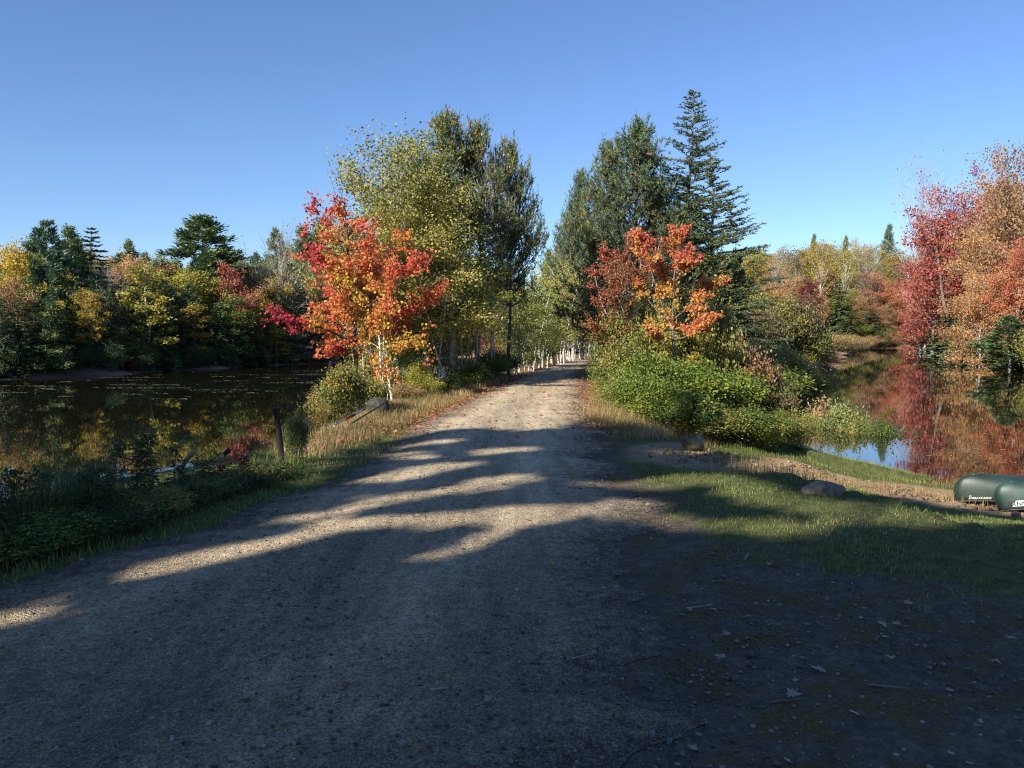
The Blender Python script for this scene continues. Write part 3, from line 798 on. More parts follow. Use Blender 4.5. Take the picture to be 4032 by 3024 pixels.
K = {
 'a': Proto('spruce', conifer(21, 11, 2.2, .05, 32, 8, .8, -.02, .3, 60, .42), 11, 2.2, M_BARKD),
 'b': Proto('spruce', conifer(22, 11, 2.4, .08, 28, 8, .65, .0, .4, 64, .46, .3), 11, 2.4, M_BARKD),
 'c': Proto('fir', conifer(23, 11, 1.7, .03, 36, 8, .85, .05, .2, 48, .34, .15), 11, 1.7, M_BARKD),
 'p': Proto('pine', conifer(24, 12, 2.7, .34, 18, 8, .55, .12, .15, 110, .5, .35, .06, .17, tuft=True), 12, 2.7, M_BARK),
 'q': Proto('pine', conifer(25, 12, 2.9, .25, 19, 9, .6, .10, .1, 130, .52, .45, .08, .18, tuft=True), 12, 2.9, M_BARK),
 'r': Proto('pine', conifer(26, 12, 2.5, .2, 24, 8, .65, .15, .2, 100, .46, .3, .0, .16, tuft=True), 12, 2.5, M_BARKD),
}
B = {
 'a': Proto('shrub', bush(31, 1.2, 1.4, 9000, .045, 30), 1.4, 1.2, M_BARK),
 'b': Proto('shrub', bush(32, 1.2, 1.5, 8000, .042, 34, spike=.4), 1.5, 1.2, M_BARK),
 'g': Proto('leafy_shrub', bush(33, 1.1, 1.3, 9000, .05, 18, up=.8, spike=.3), 1.3, 1.1, M_BARK),
 'h': Proto('leafy_shrub', bush(34, 1.1, 1.3, 8000, .048, 14, up=.8, spike=.45), 1.3, 1.1, M_BARK),
 'w': Proto('weed_clump', bush(35, .8, 1.1, 5000, .034, 34, spike=.3, long=2.8, up=.1), 1.1, .8, M_BARKD),
 'v': Proto('weed_clump', bush(36, .8, 1.0, 4500, .032, 30, spike=.35, long=2.4, up=.1), 1.0, .8, M_BARKD),
}
# ==PART3==
# ------------------------------------------------------------------ the wood beyond the left pond
def shoreY(px, z, poly):
    """distance at which the line of sight over column px leaves the far side of the pond"""
    d = rdir(px, 360); k = np.arange(12, 220, .25); X = d[0] / d[1] * k
    s = sdf(poly, X, k); ins = np.nonzero(s < 0)[0]
    return k[ins[-1]] if len(ins) else 60.
GL = "trees in the front row of the wood beyond the left pond"
LW = [ # proto, kind, px, +dist, top, width px, colour, label, cat
 (D['a'], 'yellow_tree', 18, 7, 236, 46, 'yellow', "bright yellow tree between dark conifers at the far left edge", 'tree'),
 (K['p'], 'pine_tree', 49, 6, 222, 42, 'bluepine', "tall thin pale green pine with a long bare trunk, left of the dark spruces", 'tree'),
 (K['r'], 'pine_tree', 70, 9, 226, 40, 'pine', "broad dark pine with brownish top, right beside the thin pale pine", 'tree'),
 (K['b'], 'spruce_tree', 97, 6, 225, 56, 'spruce', "tall near-black spruce, highest of the dark conifers on the left skyline", 'tree'),
 (K['a'], 'spruce_tree', 82, 10, 240, 40, 'spruce', "dark spruce squeezed between the brown-topped pine and the near-black spruce", 'tree'),
 (D['p'], 'bare_tree', 113, 4, 262, 38, 'brown', "leafless grey tree standing right against the near-black spruce", 'tree'),
 (D['a'], 'orange_tree', 133, 12, 247, 40, 'orange', "pale orange round crown on the skyline right of the leafless grey tree", 'tree'),
 (K['r'], 'pine_tree', 131, 22, 240, 26, 'pine', "small far pine peeking over the pale orange crown", 'tree'),
 (D['a'], 'green_tree', 159, 18, 252, 40, 'sage', "pale green round crown on the low middle of the left skyline", 'tree'),
 (D['b'], 'salmon_tree', 168, 12, 262, 44, 'salmon', "faded salmon crown below the pale green skyline crown", 'tree'),
 (K['q'], 'pine_tree', 206, 12, 216, 72, 'pine', "big lopsided white pine standing alone above the left skyline", 'tree'),
 (D['b'], 'crimson_tree', 229, 6, 261, 52, 'crimson', "deep crimson maple crown below and right of the lone big pine", 'tree'),
 (D['p'], 'pink_tree', 240, 18, 249, 30, 'salmon', "thin pinkish crown on the skyline above the crimson maple", 'tree'),
 (K['r'], 'pine_tree', 275, 16, 229, 32, 'pine', "pointed pine on the skyline behind the pinkish grey bare crown", 'tree'),
 (D['o'], 'bare_tree', 285, 6, 250, 66, 'rust', "wide pinkish grey nearly leafless crown left of the red maple's tip", 'tree'),
 (D['p'], 'bare_tree', 262, 9, 256, 40, 'rust', "smaller rusty grey bare tree beside the wide pinkish one", 'tree'),
 (K['r'], 'pine_tree', 302, 14, 226, 38, 'pine', "pine on the skyline just left of the red maple's upper branch", 'tree'),
 (K['r'], 'pine_tree', 324, 16, 218, 44, 'pine', "pine seen behind the top of the red maple", 'tree'),
 (D['c'], 'birch_tree', 92, 1.8, 286, 34, 'gold', "yellow-green birch low in front of the near-black spruce", 'tree'),
 (D['t'], 'birch_tree', 148, 2, 254, 46, 'ygreen', "tall yellow-green birch with a white trunk, tallest of the shore birches", 'tree'),
 (D['t'], 'maple_tree', 197, 1.8, 296, 34, 'gold', "slim golden maple in front of dark trees below the lone pine", 'tree'),
 (D['a'], 'green_tree', 190, 7, 262, 52, 'ygreen', "olive-green round crown directly below the lone big pine", 'tree'),
 (D['t'], 'green_tree', 233, 2, 287, 36, 'green', "bluish green slim tree under the crimson maple", 'tree'),
 (D['u'], 'yellow_tree', 265, 1.6, 286, 30, 'gold', "narrow golden yellow tree by the shore cabin, below the bare crown", 'tree'),
 (D['x'], 'sapling', 44, 1.2, 316, 44, 'sage', "pale green young tree at the waterline near the left picture edge", 'tree'),
 (D['t'], 'birch_tree', 122, 1.6, 322, 30, 'olive', "small olive birch on the shore between the two taller birches", 'tree'),
 (D['u'], 'birch_tree', 172, 3, 300, 30, 'olive', "olive slim tree between the tallest birch and the golden maple", 'tree'),
 (D['u'], 'yellow_sapling', 275, .8, 328, 24, 'ygreen', "yellow-green sapling hanging over the shore in front of the cabin", 'sapling'),
 (D['x'], 'brown_sapling', 292, .8, 322, 34, 'brown', "brownish half-bare sapling in front of the cabin deck", 'sapling'),
 (D['b'], 'green_tree', 218, 7, 275, 34, 'olive', "olive crown tucked against the left side of the crimson maple", 'tree'),
 (K['c'], 'fir_sapling', 20, .8, 352, 18, 'sage', "light green small fir at the water's edge, far left", 'sapling'),
]
for pr, kd, px, dd, top, w, mt, lab, cat in LW:
    Y = shoreY(px, ZL, POND_L) + dd
    ptree(pr, kd, px, Y, top, w * (1.5 if kd == 'pine_tree' else 1.2), mt, lab, cat, wood=M_BIRCH if 'birch' in kd else None)
# dark conifers shoulder to shoulder along the bank, and the trees filling the wood behind
sky_l = [(-60, 240), (0, 242), (20, 238), (60, 232), (90, 234), (118, 246), (140, 249), (190, 249), (215, 240), (250, 247), (300, 234), (330, 224), (380, 236), (430, 255), (480, 268), (530, 270)]
def skyl(px): return np.interp(px, [a for a, _ in sky_l], [b_ for _, b_ in sky_l])
G1 = "dark spruces lining the left pond's far bank"
for px in np.arange(-70, 345, 11.5):
    px = px + random.uniform(-4, 4); Y = shoreY(px, ZL, POND_L) + random.uniform(1.2, 4.5)
    ptree(random.choice([K['a'], K['b'], K['c']]), 'spruce_tree', px, Y, random.uniform(285, 325), random.uniform(30, 44), random.choice(['spruce', 'pine', 'bluepine']), "dark spruce in the shaded row along the left pond's far bank", 'tree', G1)
G2 = "trees filling the wood beyond the left pond"
mk = ['pine', 'olive', 'sage', 'ygreen', 'rust', 'bluepine', 'sage', 'gold', 'olive', 'pine', 'ygreen', 'olive']
LABF = {'pine': "mid-green pine among the trees filling the left wood", 'olive': "olive-leaved tree among the trees filling the left wood", 'green': "green broad-leaved tree among the trees filling the left wood",
        'ygreen': "yellow-green tree among the trees filling the left wood", 'rust': "rusty brown tree among the trees filling the left wood", 'spruce': "blackish spruce standing inside the left wood",
        'sage': "pale green tree among the trees filling the left wood", 'bluepine': "bluish pine among the trees filling the left wood", 'gold': "golden tree among the trees filling the left wood"}
for row, (d0, t0) in enumerate([(6, 30), (12, 14), (21, 5)]):
    for px in np.arange(-70, 535, 21):
        px = px + random.uniform(-8, 8); Y = shoreY(px, ZL, POND_L) + d0 + random.uniform(-2, 3); k = random.choice(mk)
        top = skyl(px) + t0 - 3 + random.uniform(0, 12)
        pr = random.choice([K['a'], K['b']]) if k == 'spruce' else random.choice([K['p'], K['r']]) if 'pine' in k else random.choice([D['a'], D['b'], D['c'], D['b']])
        ptree(pr, {'pine': 'pine_tree', 'bluepine': 'pine_tree', 'spruce': 'spruce_tree'}.get(k, 'broadleaf_tree'), px, Y, top, random.uniform(38, 56), k, LABF[k], 'tree', G2 + ', ' + k)
G3 = "low bushes along the left pond's far bank"
for px in np.arange(-40, 345, 13):
    px = px + random.uniform(-5, 5); Y = shoreY(px, ZL, POND_L) + random.uniform(.5, 2.0)
    k = random.choice(['weed', 'spruce', 'olive', 'weed'])
    x = xat(px, Y, 375)
    plant(random.choice([B['a'], B['b']]), 'shore_bush', x, Y, random.uniform(.9, 2.2), random.uniform(1.8, 3.4), LM(k), "dark low bush at the foot of the wood on the left pond's far bank", 'bush', G3, parts=('stems', 'foliage'))
for px, h, w, k, lab in [(262, 1.5, 2.2, 'orange', "small orange bush on the shore in front of the cabin"), (310, 1.1, 1.2, 'scarlet', "tiny red-leaved bush under the cabin deck"),
                         (132, 1.0, 1.4, 'maroon', "little dark red bush on the far left bank"), (287, 1.6, 1.1, 'ygreen', "yellow-green bush at the foot of the pale sapling by the cabin deck")]:
    Y = shoreY(px, ZL, POND_L) + .7
    plant(B['a'], 'shore_bush', xat(px, Y, 365), Y, h, w, LM(k), lab, 'bush', parts=('stems', 'foliage'))

# far end of the left pond, seen between the trunks
Y = shoreY(492, ZL, POND_L)
plant(B['a'], 'red_bush', xat(487, Y + 1.5), Y + 1.5, 4.2, 5.2, LM('maroon'), "dark red rounded bush across the pond, seen between pale trunks", 'bush', parts=('stems', 'foliage'))
plant(B['b'], 'brown_bush', xat(499, Y + 1.2), Y + 1.2, 2.6, 4.0, LM('gold'), "yellowish brown bush next to the dark red one across the pond", 'bush', parts=('stems', 'foliage'))
ptree(D['b'], 'rust_tree', 478, Y + 6, 318, 40, 'rust', "rusty tree behind the dark red bush across the pond", 'tree')

# ------------------------------------------------------------------ hillside and far shore on the right
def hill(pr, kd, px, Y, top, w, k, lab, cat='tree', wood=None, group=None):
    return ptree(pr, kd, px, Y, top, w * 1.12, k, lab, cat, group, wood=wood)
RW = [
 (D['A'], 'yellow_tree', 750, 176, 245, 42, 'ygreen', "leftmost yellow-green crown of the far hill, beside the larch's low branches"),
 (D['B'], 'yellow_tree', 778, 178, 246, 40, 'gold', "rounded golden-green crown second from the larch on the far hill"),
 (D['c'], 'yellow_tree', 806, 172, 243, 36, 'gold', "golden crown over grey bare tops, centre of the far hill"),
 (D['A'], 'yellow_tree', 826, 174, 240, 40, 'gold', "largest golden crown in the middle of the far hill's skyline"),
 (D['B'], 'yellow_tree', 850, 174, 239, 38, 'yellow', "bright yellow crown on the far hill left of the lone dark pine"),
 (D['A'], 'yellow_tree', 872, 172, 241, 36, 'gold', "golden crown right beneath the lone dark pine"),
 (K['r'], 'pine_tree', 888, 182, 224, 22, 'bluepine', "lone dark pine standing above the golden far hill"),
 (K['r'], 'pine_tree', 813, 186, 234, 15, 'pine', "tiny pine tip showing over the middle of the golden hill"),
 (K['r'], 'pine_tree', 845, 186, 236, 15, 'pine', "tiny pine tip showing over the bright yellow crown"),
 (D['s'], 'bare_tree', 795, 160, 262, 34, 'brown', "grey bare tree with pale limbs below the far hill's golden crowns"),
 (D['s'], 'aspen_tree', 822, 156, 258, 34, 'gold', "pale-trunked aspen forking high, centre of the far hill"),
 (D['s'], 'aspen_tree', 846, 154, 258, 30, 'olive', "white-trunked aspen with forked limbs right of the centre of the hill"),
 (D['o'], 'bare_tree', 866, 158, 262, 40, 'brown', "grey leafless tree left of the red crowns on the far shore"),
 (D['o'], 'bare_tree', 775, 160, 268, 40, 'brown', "grey leafless tree behind the bright orange-red maple"),
 (D['A'], 'orange_tree', 770, 150, 284, 34, 'scarlet', "bright orange-red small round maple on the far shore"),
 (D['c'], 'maroon_tree', 808, 148, 278, 26, 'maroon', "dark purple-red maple standing among the greens on the far shore"),
 (D['B'], 'orange_tree', 788, 156, 272, 30, 'orange', "faded yellow-orange tree between the two red maples of the far shore"),
 (D['u'], 'orange_sapling', 822, 147, 292, 16, 'orange', "narrow orange tree with a white trunk beside the dark red maple"),
 (D['B'], 'olive_tree', 748, 150, 286, 34, 'olive', "olive-orange tree left of the bright orange-red maple"),
 (K['a'], 'fir_tree', 838, 148, 276, 30, 'pine', "tall green fir at the middle of the far shore"),
 (K['c'], 'fir_tree', 850, 142, 306, 34, 'pine', "broad green fir at the far waterline"),
 (K['b'], 'fir_tree', 872, 142, 310, 34, 'spruce', "dark green fir right of the broad one at the far waterline"),
 (K['c'], 'fir_tree', 893, 144, 316, 30, 'spruce', "small dark fir under the orange and red crowns"),
 (D['A'], 'salmon_tree', 876, 150, 271, 38, 'salmon', "dusky pink-red crown left of the orange maples on the far shore"),
 (D['B'], 'rust_tree', 862, 147, 290, 26, 'rust', "rusty low crown beside the dusky pink one"),
 (D['B'], 'orange_tree', 905, 146, 276, 44, 'scarlet', "orange-red crown between the dusky pink tree and the tall crimson maple"),
 (D['B'], 'rust_tree', 884, 143, 302, 40, 'rust', "low rusty green crown leaning over the far firs"),
 (D['A'], 'salmon_tree', 925, 138, 262, 50, 'salmon', "pale salmon tree behind the left side of the crimson maple"),
]
for a in RW:
    pr, kd, px, Y, top, w, k, lab = a
    hill(pr, kd, px, Y, top, w, k, lab, wood=M_BIRCH if 'aspen' in kd else None)
G4 = "trees filling the far hill beyond the right pond"
lf2 = {'gold': "golden tree among the trees covering the far right hill", 'olive': "olive tree among the trees covering the far right hill", 'ygreen': "yellow-green tree among the trees covering the far right hill",
       'orange': "orange tree among the trees covering the far right hill", 'rust': "rusty tree among the trees covering the far right hill", 'brown': "half-bare grey-brown tree among those covering the far right hill"}
for row, (Y0, tp0) in enumerate([(152, 292), (160, 276), (168, 260), (185, 246)]):
    for px in np.arange(560, 960, 19):
        px = px + random.uniform(-7, 7); k = random.choice(['gold', 'olive', 'ygreen', 'gold', 'rust', 'brown', 'orange'] if row < 3 else ['gold', 'ygreen'])
        pr = D['s'] if k == 'brown' else random.choice([D['A'], D['B'], D['c']])
        hill(pr, 'broadleaf_tree', px, Y0 + random.uniform(-3, 4), tp0 + random.uniform(-6, 8) if row < 3 else max(246, tp0 + random.uniform(0, 6)), random.uniform(30, 42), k, lf2[k], group=G4 + ', ' + k)
# tall bank on the right, coming closer
RB = [
 (D['B'], 'crimson_tree', 962, 100, 166, 82, 'crimson', "tall crimson maple dominating the right bank, with upright bare twigs at its top", None),
 (D['A'], 'crimson_tree', 935, 108, 215, 66, 'crimson', "crimson lower crown spreading left of the tall crimson maple", None),
 (D['x'], 'salmon_tree', 918, 112, 290, 44, 'crimson', "rose-red low crown reaching over the water left of the leaning trunk", None),
 (D['o'], 'bare_tree', 922, 118, 194, 64, 'crimson', "bare purple-grey tree rising behind the crimson maples", M_PALE),
 (D['A'], 'orange_tree', 1004, 76, 172, 84, 'orange', "tall golden-orange tree at the right picture edge", None),
 (D['B'], 'rust_tree', 1032, 70, 120, 92, 'rust', "very tall rusty orange tree cut off by the right picture edge", None),
 (D['B'], 'orange_tree', 983, 68, 262, 66, 'orange', "bright peach-orange maple leaning over the right bank", None),
 (D['A'], 'orange_tree', 1018, 66, 236, 60, 'scarlet', "orange-red tree with pale trunks at the right edge, behind the peach-orange maple", M_PALE),
 (D['B'], 'rust_tree', 985, 92, 205, 66, 'rust', "rusty crown between the crimson maple and the golden-orange tree", None),
 (K['a'], 'spruce_tree', 948, 94, 300, 46, 'spruce', "dark spruce behind the leaning pale trunk on the right bank", None),
 (K['b'], 'fir_tree', 966, 84, 306, 40, 'pine', "green fir just right of the leaning pale trunk", None),
 (K['q'], 'pine_tree', 1014, 60, 316, 56, 'pine', "yellowish green pine branches at the right edge above the bank bushes", None),
]
for pr, kd, px, Y, top, w, k, lab, wd in RB:
    hill(pr, kd, px, Y, top, w, k, lab, wood=wd)
G5 = "trees filling the right bank"
lf3 = {'rust': "rusty tree in the depth of the right bank", 'orange': "orange tree in the depth of the right bank", 'olive': "olive tree in the depth of the right bank", 'spruce': "dark spruce in the depth of the right bank", 'crimson': "crimson tree in the depth of the right bank"}
for px, Y, top in [(945, 118, 230), (975, 112, 200), (1000, 98, 190), (1030, 90, 150), (1060, 80, 120), (1090, 72, 110), (1060, 64, 200), (1100, 60, 160), (1130, 52, 150), (960, 108, 262), (990, 96, 262), (1010, 84, 290), (1040, 72, 280), (1075, 58, 260), (1120, 48, 220), (1160, 44, 150), (1040, 60, 320), (1080, 54, 310), (1200, 40, 120)]:
    k = random.choice(['rust', 'orange', 'olive', 'spruce', 'crimson']) if top < 300 else 'spruce'
    pr = K['a'] if k == 'spruce' else random.choice([D['A'], D['B']])
    hill(pr, 'spruce_tree' if k == 'spruce' else 'broadleaf_tree', px, Y, top, random.uniform(58, 80), k, lf3[k], group=G5 + ', ' + k)
# leaning pale trunk of the crimson maple at the waterline
lm = MB(); Yt = 96
pth = np.array([at(965, 356, Yt), at(958, 345, Yt), at(950, 325, Yt), at(943, 300, Yt + 1), at(940, 275, Yt + 2), at(936, 245, Yt + 3), at(932, 215, Yt + 3)])
o0 = pth[0].copy(); o0[2] = float(zg(o0[0], o0[1])); lm.tube(pth - o0, [.26, .22, .19, .17, .14, .1, .04], 8)
R_ = np.random.default_rng(5); cl = MB(); cc = []
for k in range(26):
    t = R_.uniform(.25, 1); q0 = sample_poly(pth - o0, [t])[0]; sgn = R_.choice([-1, 1])
    br_ = curve(q0, [sgn, R_.normal() * .4, R_.uniform(-.1, .7)], R_.uniform(1.5, 4.5), 5, R=R_, wob=.15); lm.tube(br_, np.linspace(.06, .015, 5), 4, cap=False)
    if t > .45: cc.append(sample_poly(br_, R_.uniform(.4, 1, 130)) + R_.normal(size=(130, 3)) * [.6, .6, .35])
cc = np.concatenate(cc); leaves(cl, cc, .28, R_, R_.uniform(.2, .9, len(cc)))
r_ = root('leaning_maple', "leaning pale-trunked maple with red leaves rooted at the right bank's waterline", 'tree', tuple(o0))
add('trunk', lm.mesh('leaning_trunk', M_BARK, True), r_); add('crown', cl.mesh('leaning_crown', LM('crimson')), r_)
G6 = "bushes on the right bank's waterline"
for px, py in [(975, 356), (990, 360), (1005, 364), (1020, 368), (1035, 372), (983, 352), (1002, 356), (1018, 360), (1040, 362), (1060, 380), (1080, 386), (1052, 368)]:
    h_ = hit(px, py + 1); x, y = h_[0], h_[1] + random.uniform(.3, 1.5)
    plant(random.choice([B['a'], B['b']]), 'bank_bush', x, y, random.uniform(2.0, 3.6), random.uniform(3.2, 5.0), LM(random.choice(['olive', 'olive', 'brown', 'green'])), "olive-brown bush on the right bank's waterline below the orange trees", 'bush', G6, parts=('stems', 'foliage'))
G7 = "low shrubs on the far shore of the right pond"
for px, k, h in [(858, 'drygrass', 1.4), (870, 'drygrass', 1.7), (882, 'brown', 2.6), (893, 'drygrass', 1.4), (903, 'olive', 3.0), (914, 'olive', 3.2), (926, 'gold', 2.8), (938, 'olive', 3.2), (948, 'olive', 2.8), (888, 'olive', 3.2), (920, 'brown', 2.4), (862, 'drygrass', 1.3)]:
    Y = shoreY(px, ZR, POND_R) + random.uniform(.8, 2)
    lab = "clump of tan dry grass on the right pond's far shore" if k == 'drygrass' else "low greyish green shrub on the right pond's far shore"
    plant(B['b'], 'shore_shrub', xat(px, Y, 346), Y, h, random.uniform(4, 6), LM(k), lab, 'shrub', G7 + (', dry' if k == 'drygrass' else ''), parts=('stems', 'foliage'))
for k, (px, dd) in enumerate([(836, 2), (841, 5), (846, 1), (850, 6), (855, 2), (862, 5), (868, 2), (873, 6), (880, 3), (843, 9), (852, 11), (860, 10), (870, 11), (838, 14)]):
    Y = shoreY(max(px, 851), ZR, POND_R) + dd - (0 if px > 850 else 8)
    plant(B['b'], 'shore_shrub', xat(px, Y, 346), Y, random.uniform(1.2, 2.6), random.uniform(5, 7), LM(random.choice(['drygrass', 'brown', 'olive'])), "tan and green shrub", 'shrub', G7, parts=('stems', 'foliage'))
# thicket on the spit
G8 = "grey-brown shrubs of the thicket on the spit"
for px, py, h, w, k in [(738, 378, 4.6, 5, 'brown'), (752, 374, 4.8, 5, 'olive'), (766, 371, 4.6, 5.5, 'olive'), (780, 369, 4.3, 5, 'olive'), (794, 368, 3.9, 5, 'brown'), (806, 368, 3.0, 3.6, 'olive'), (818, 368, 2.1, 3.0, 'green'), (745, 362, 6.0, 6, 'brown'), (765, 360, 6.2, 6, 'olive'),
                      (785, 359, 5.8, 6, 'brown'), (798, 359, 4.4, 5, 'olive'), (812, 359, 3.2, 3.5, 'olive'), (722, 372, 4.8, 5, 'brown'), (728, 360, 6.5, 6, 'olive'), (740, 390, 2.6, 2.6, 'brown'), (752, 384, 2.8, 3, 'brown'), (724, 384, 3.6, 3.4, 'brown')]:
    Y = (CAMZ + .4) * F / (py - HOR) * 1.0; x = xat(px, Y, py)
    plant(random.choice([B['b'], B['a'], B['b']]), 'thicket_shrub', x, Y, h * .8 * Y / 60, w * Y / 60 * 1.1, LM(k), "grey-brown shrub of the dense thicket on the spit into the right pond", 'shrub', G8, parts=('stems', 'foliage'))
for px, py, h, k, lab in [(800, 371, .9, 'ygreen', "bright green low shrub at the tip of the spit"), (762, 374, .7, 'drygrass', "tan grass tussock at the waterline of the spit"), (778, 373, .8, 'drygrass', "second tan grass tussock nearer the tip of the spit"), (826, 369, .9, 'orange', "small orange-tinged bush on the very tip of the spit")]:
    h_ = hit(px, py + 1); plant(B['a'], 'spit_plant', h_[0], h_[1] + .3, h * 1.3, 2.6, LM(k), lab, 'plant', parts=('stems', 'foliage'))
# ==PART4==
# ------------------------------------------------------------------ trees of the causeway
def limbtree(kind, label, Y, limbs, nleaf, size, mat, wood, seed, spread, tonef, shape='maple', trunk_r=.05, twigs=9, cat='tree'):
    """a tree whose main limbs follow given lines; limbs: list of (points[(px,py,dY)], radius, weight)"""
    R = np.random.default_rng(seed); W = MB(); Lf = MB()
    base = limbs[0][0][0]; o = at(base[0], base[1], Y + base[2]); o[2] = float(zg(o[0], o[1])) - .03
    tot = sum(w for _, _, w in limbs)
    for pts, rad, w in limbs:
        P = np.array([at(a, b_, Y + c_) for a, b_, c_ in pts]) - o
        if pts is limbs[0][0] or pts[0][1] > base[1] - 4: P[0, 2] = -.1
        t = np.linspace(0, 1, 12); Ps = sample_poly(P, t)
        Ps[1:-1] = (Ps[:-2] + Ps[1:-1] * 2 + Ps[2:]) / 4
        Ps[2:] += R.normal(size=(10, 3)) * .012
        W.tube(Ps, np.linspace(rad, max(.004, rad * .2), 12), 6)
        if w <= 0: continue
        n = int(nleaf * w / tot); nt_ = max(3, int(twigs * w))
        tips = []
        L_ = np.linalg.norm(Ps[-1] - Ps[0])
        for k in range(nt_):
            t0 = R.uniform(.22, 1.0); q0 = sample_poly(Ps, [t0])[0]
            dd = unit(unit(Ps[-1] - Ps[0]) * .5 + R.normal(size=3) * [.8, .8, .45])
            tw = curve(q0, dd, spread * R.uniform(.6, 1.6) * (1.25 - .5 * t0), 5, R=R, wob=.15, up=.05)
            W.tube(tw, np.linspace(max(.004, rad * .22), .003, 5), 3, cap=False); tips.append(tw)
        per = R.integers(0, nt_, n); C = np.zeros((n, 3))
        for a in range(nt_):
            kk = per == a; C[kk] = sample_poly(tips[a], R.uniform(.05, 1.02, kk.sum()))
        C += R.normal(size=C.shape) * spread * [.16, .16, .11]
        leaves(Lf, C, size, R, np.clip(tonef(C + o, R), 0, 1), shape, .2)
    r = root(kind, label, cat, tuple(o))
    add('trunk', W.mesh(kind + '_wood', wood, True), r); add('crown', Lf.mesh(kind + '_leaves', mat), r)
    return r
def topx(C):   # picture column and row of points, to colour the maple by region of its crown
    f = np.array([0, math.cos(TH), -math.sin(TH)]); u = np.array([0, math.sin(TH), math.cos(TH)])
    q = C - [0, 0, CAMZ]; d = q @ f
    return CX0 + F * q[:, 0] / d, CY0 - F * (q @ u) / d
def tone_maple(C, R):
    # gold inside low, orange between, red to crimson towards the ends of the crown (crown-local metres)
    x, y = C[:, 0], C[:, 2]
    cx, cz = -3.1, 2.6
    r_ = np.hypot((x - cx) / 1.9, (y - cz) / 2.3)
    n = fbm(C[:, 0] * 1.6 + 5, C[:, 2] * 1.6 + C[:, 1], 91, 2)
    return .24 + .42 * r_ + (n - .5) * 1.3 + R.normal(size=len(x)) * .09 + np.where(y < 1.9, .25, 0) * (n > .5)
YM = 21.0
limbtree('red_maple', "young sugar-red maple, gold inside and scarlet at its branch ends, left of the road", YM, [
 ([(358, 392, 0), (357, 360, 0), (352, 325, 0), (350, 275, 0), (347, 228, 0), (344, 202, 0)], .075, .9),
 ([(344, 204, 0), (341, 182, 0), (340, 166, 0)], .012, 0),
 ([(344, 215, 0), (334, 190, .1), (330, 176, .1)], .008, 0),
 ([(352, 342, 0), (335, 333, -.3), (318, 327, -.6), (300, 325, -.8), (284, 314, -1.0), (276, 305, -1.1)], .035, 1.25),
 ([(351, 320, 0), (335, 322, .3), (318, 332, .6)], .02, .5),
 ([(350, 295, 0), (335, 272, -.3), (318, 255, -.6), (300, 234, -.8)], .03, 1.0),
 ([(349, 260, 0), (336, 238, .3), (322, 222, .6), (314, 211, .8)], .02, .55),
 ([(348, 232, 0), (341, 212, .1), (337, 200, .2)], .014, .3),
 ([(347, 238, 0), (355, 222, .1), (358, 210, .2)], .014, .25),
 ([(352, 300, 0), (372, 272, .4), (392, 248, .8), (404, 226, 1.1)], .03, .9),
 ([(353, 320, 0), (380, 296, -.4), (402, 276, -.9), (420, 262, -1.2)], .03, 1.1),
 ([(355, 335, 0), (385, 312, .3), (415, 303, .6), (442, 298, .8)], .03, 1.2),
 ([(356, 348, 0), (385, 335, -.5), (410, 338, -1.0), (433, 346, -1.2)], .028, 1.0),
 ([(356, 345, 0), (370, 350, -.6), (377, 360, -.9), (380, 374, -1.0)], .02, .5),
 ([(354, 330, 0), (368, 318, -1.0), (385, 315, -1.6)], .025, 1.0),
 ([(354, 325, 0), (366, 300, 1.0), (382, 290, 1.6)], .025, .9),
 ([(352, 310, 0), (340, 300, -1.), (332, 292, -1.5)], .02, .7),
 ([(350, 270, 0), (362, 250, -.5), (374, 240, -.8)], .02, .55),
 ([(354, 335, 0), (345, 345, 1.0), (340, 352, 1.2)], .02, .35),
] + [([(sample, 0, 0)] and [(354 - .05 * k_, 352 - k_ * 3.3, 0), (354 + (tx_ - 354) * .55, 352 - k_ * 3.3 + (ty_ - 352 + k_ * 3.3) * .4, dz_ * .5), (tx_, ty_, dz_)], .016, .55)
   for k_, (sample, tx_, ty_, dz_) in enumerate([(0, 330, 345, -.5), (0, 400, 318, 1.2), (0, 322, 305, .9), (0, 405, 296, 1.5), (0, 388, 300, -1.6),
      (0, 330, 280, 1.2), (0, 395, 262, -.6), (0, 322, 262, .5), (0, 382, 270, 1.4), (0, 370, 285, -1.4), (0, 335, 250, -1.0), (0, 378, 238, .2), (0, 366, 262, 1.2), (0, 330, 235, -.4), (0, 362, 228, -.4)])],
 17000, .066, LM_MAPLE, M_BARKD, 101, .50, tone_maple, twigs=13)

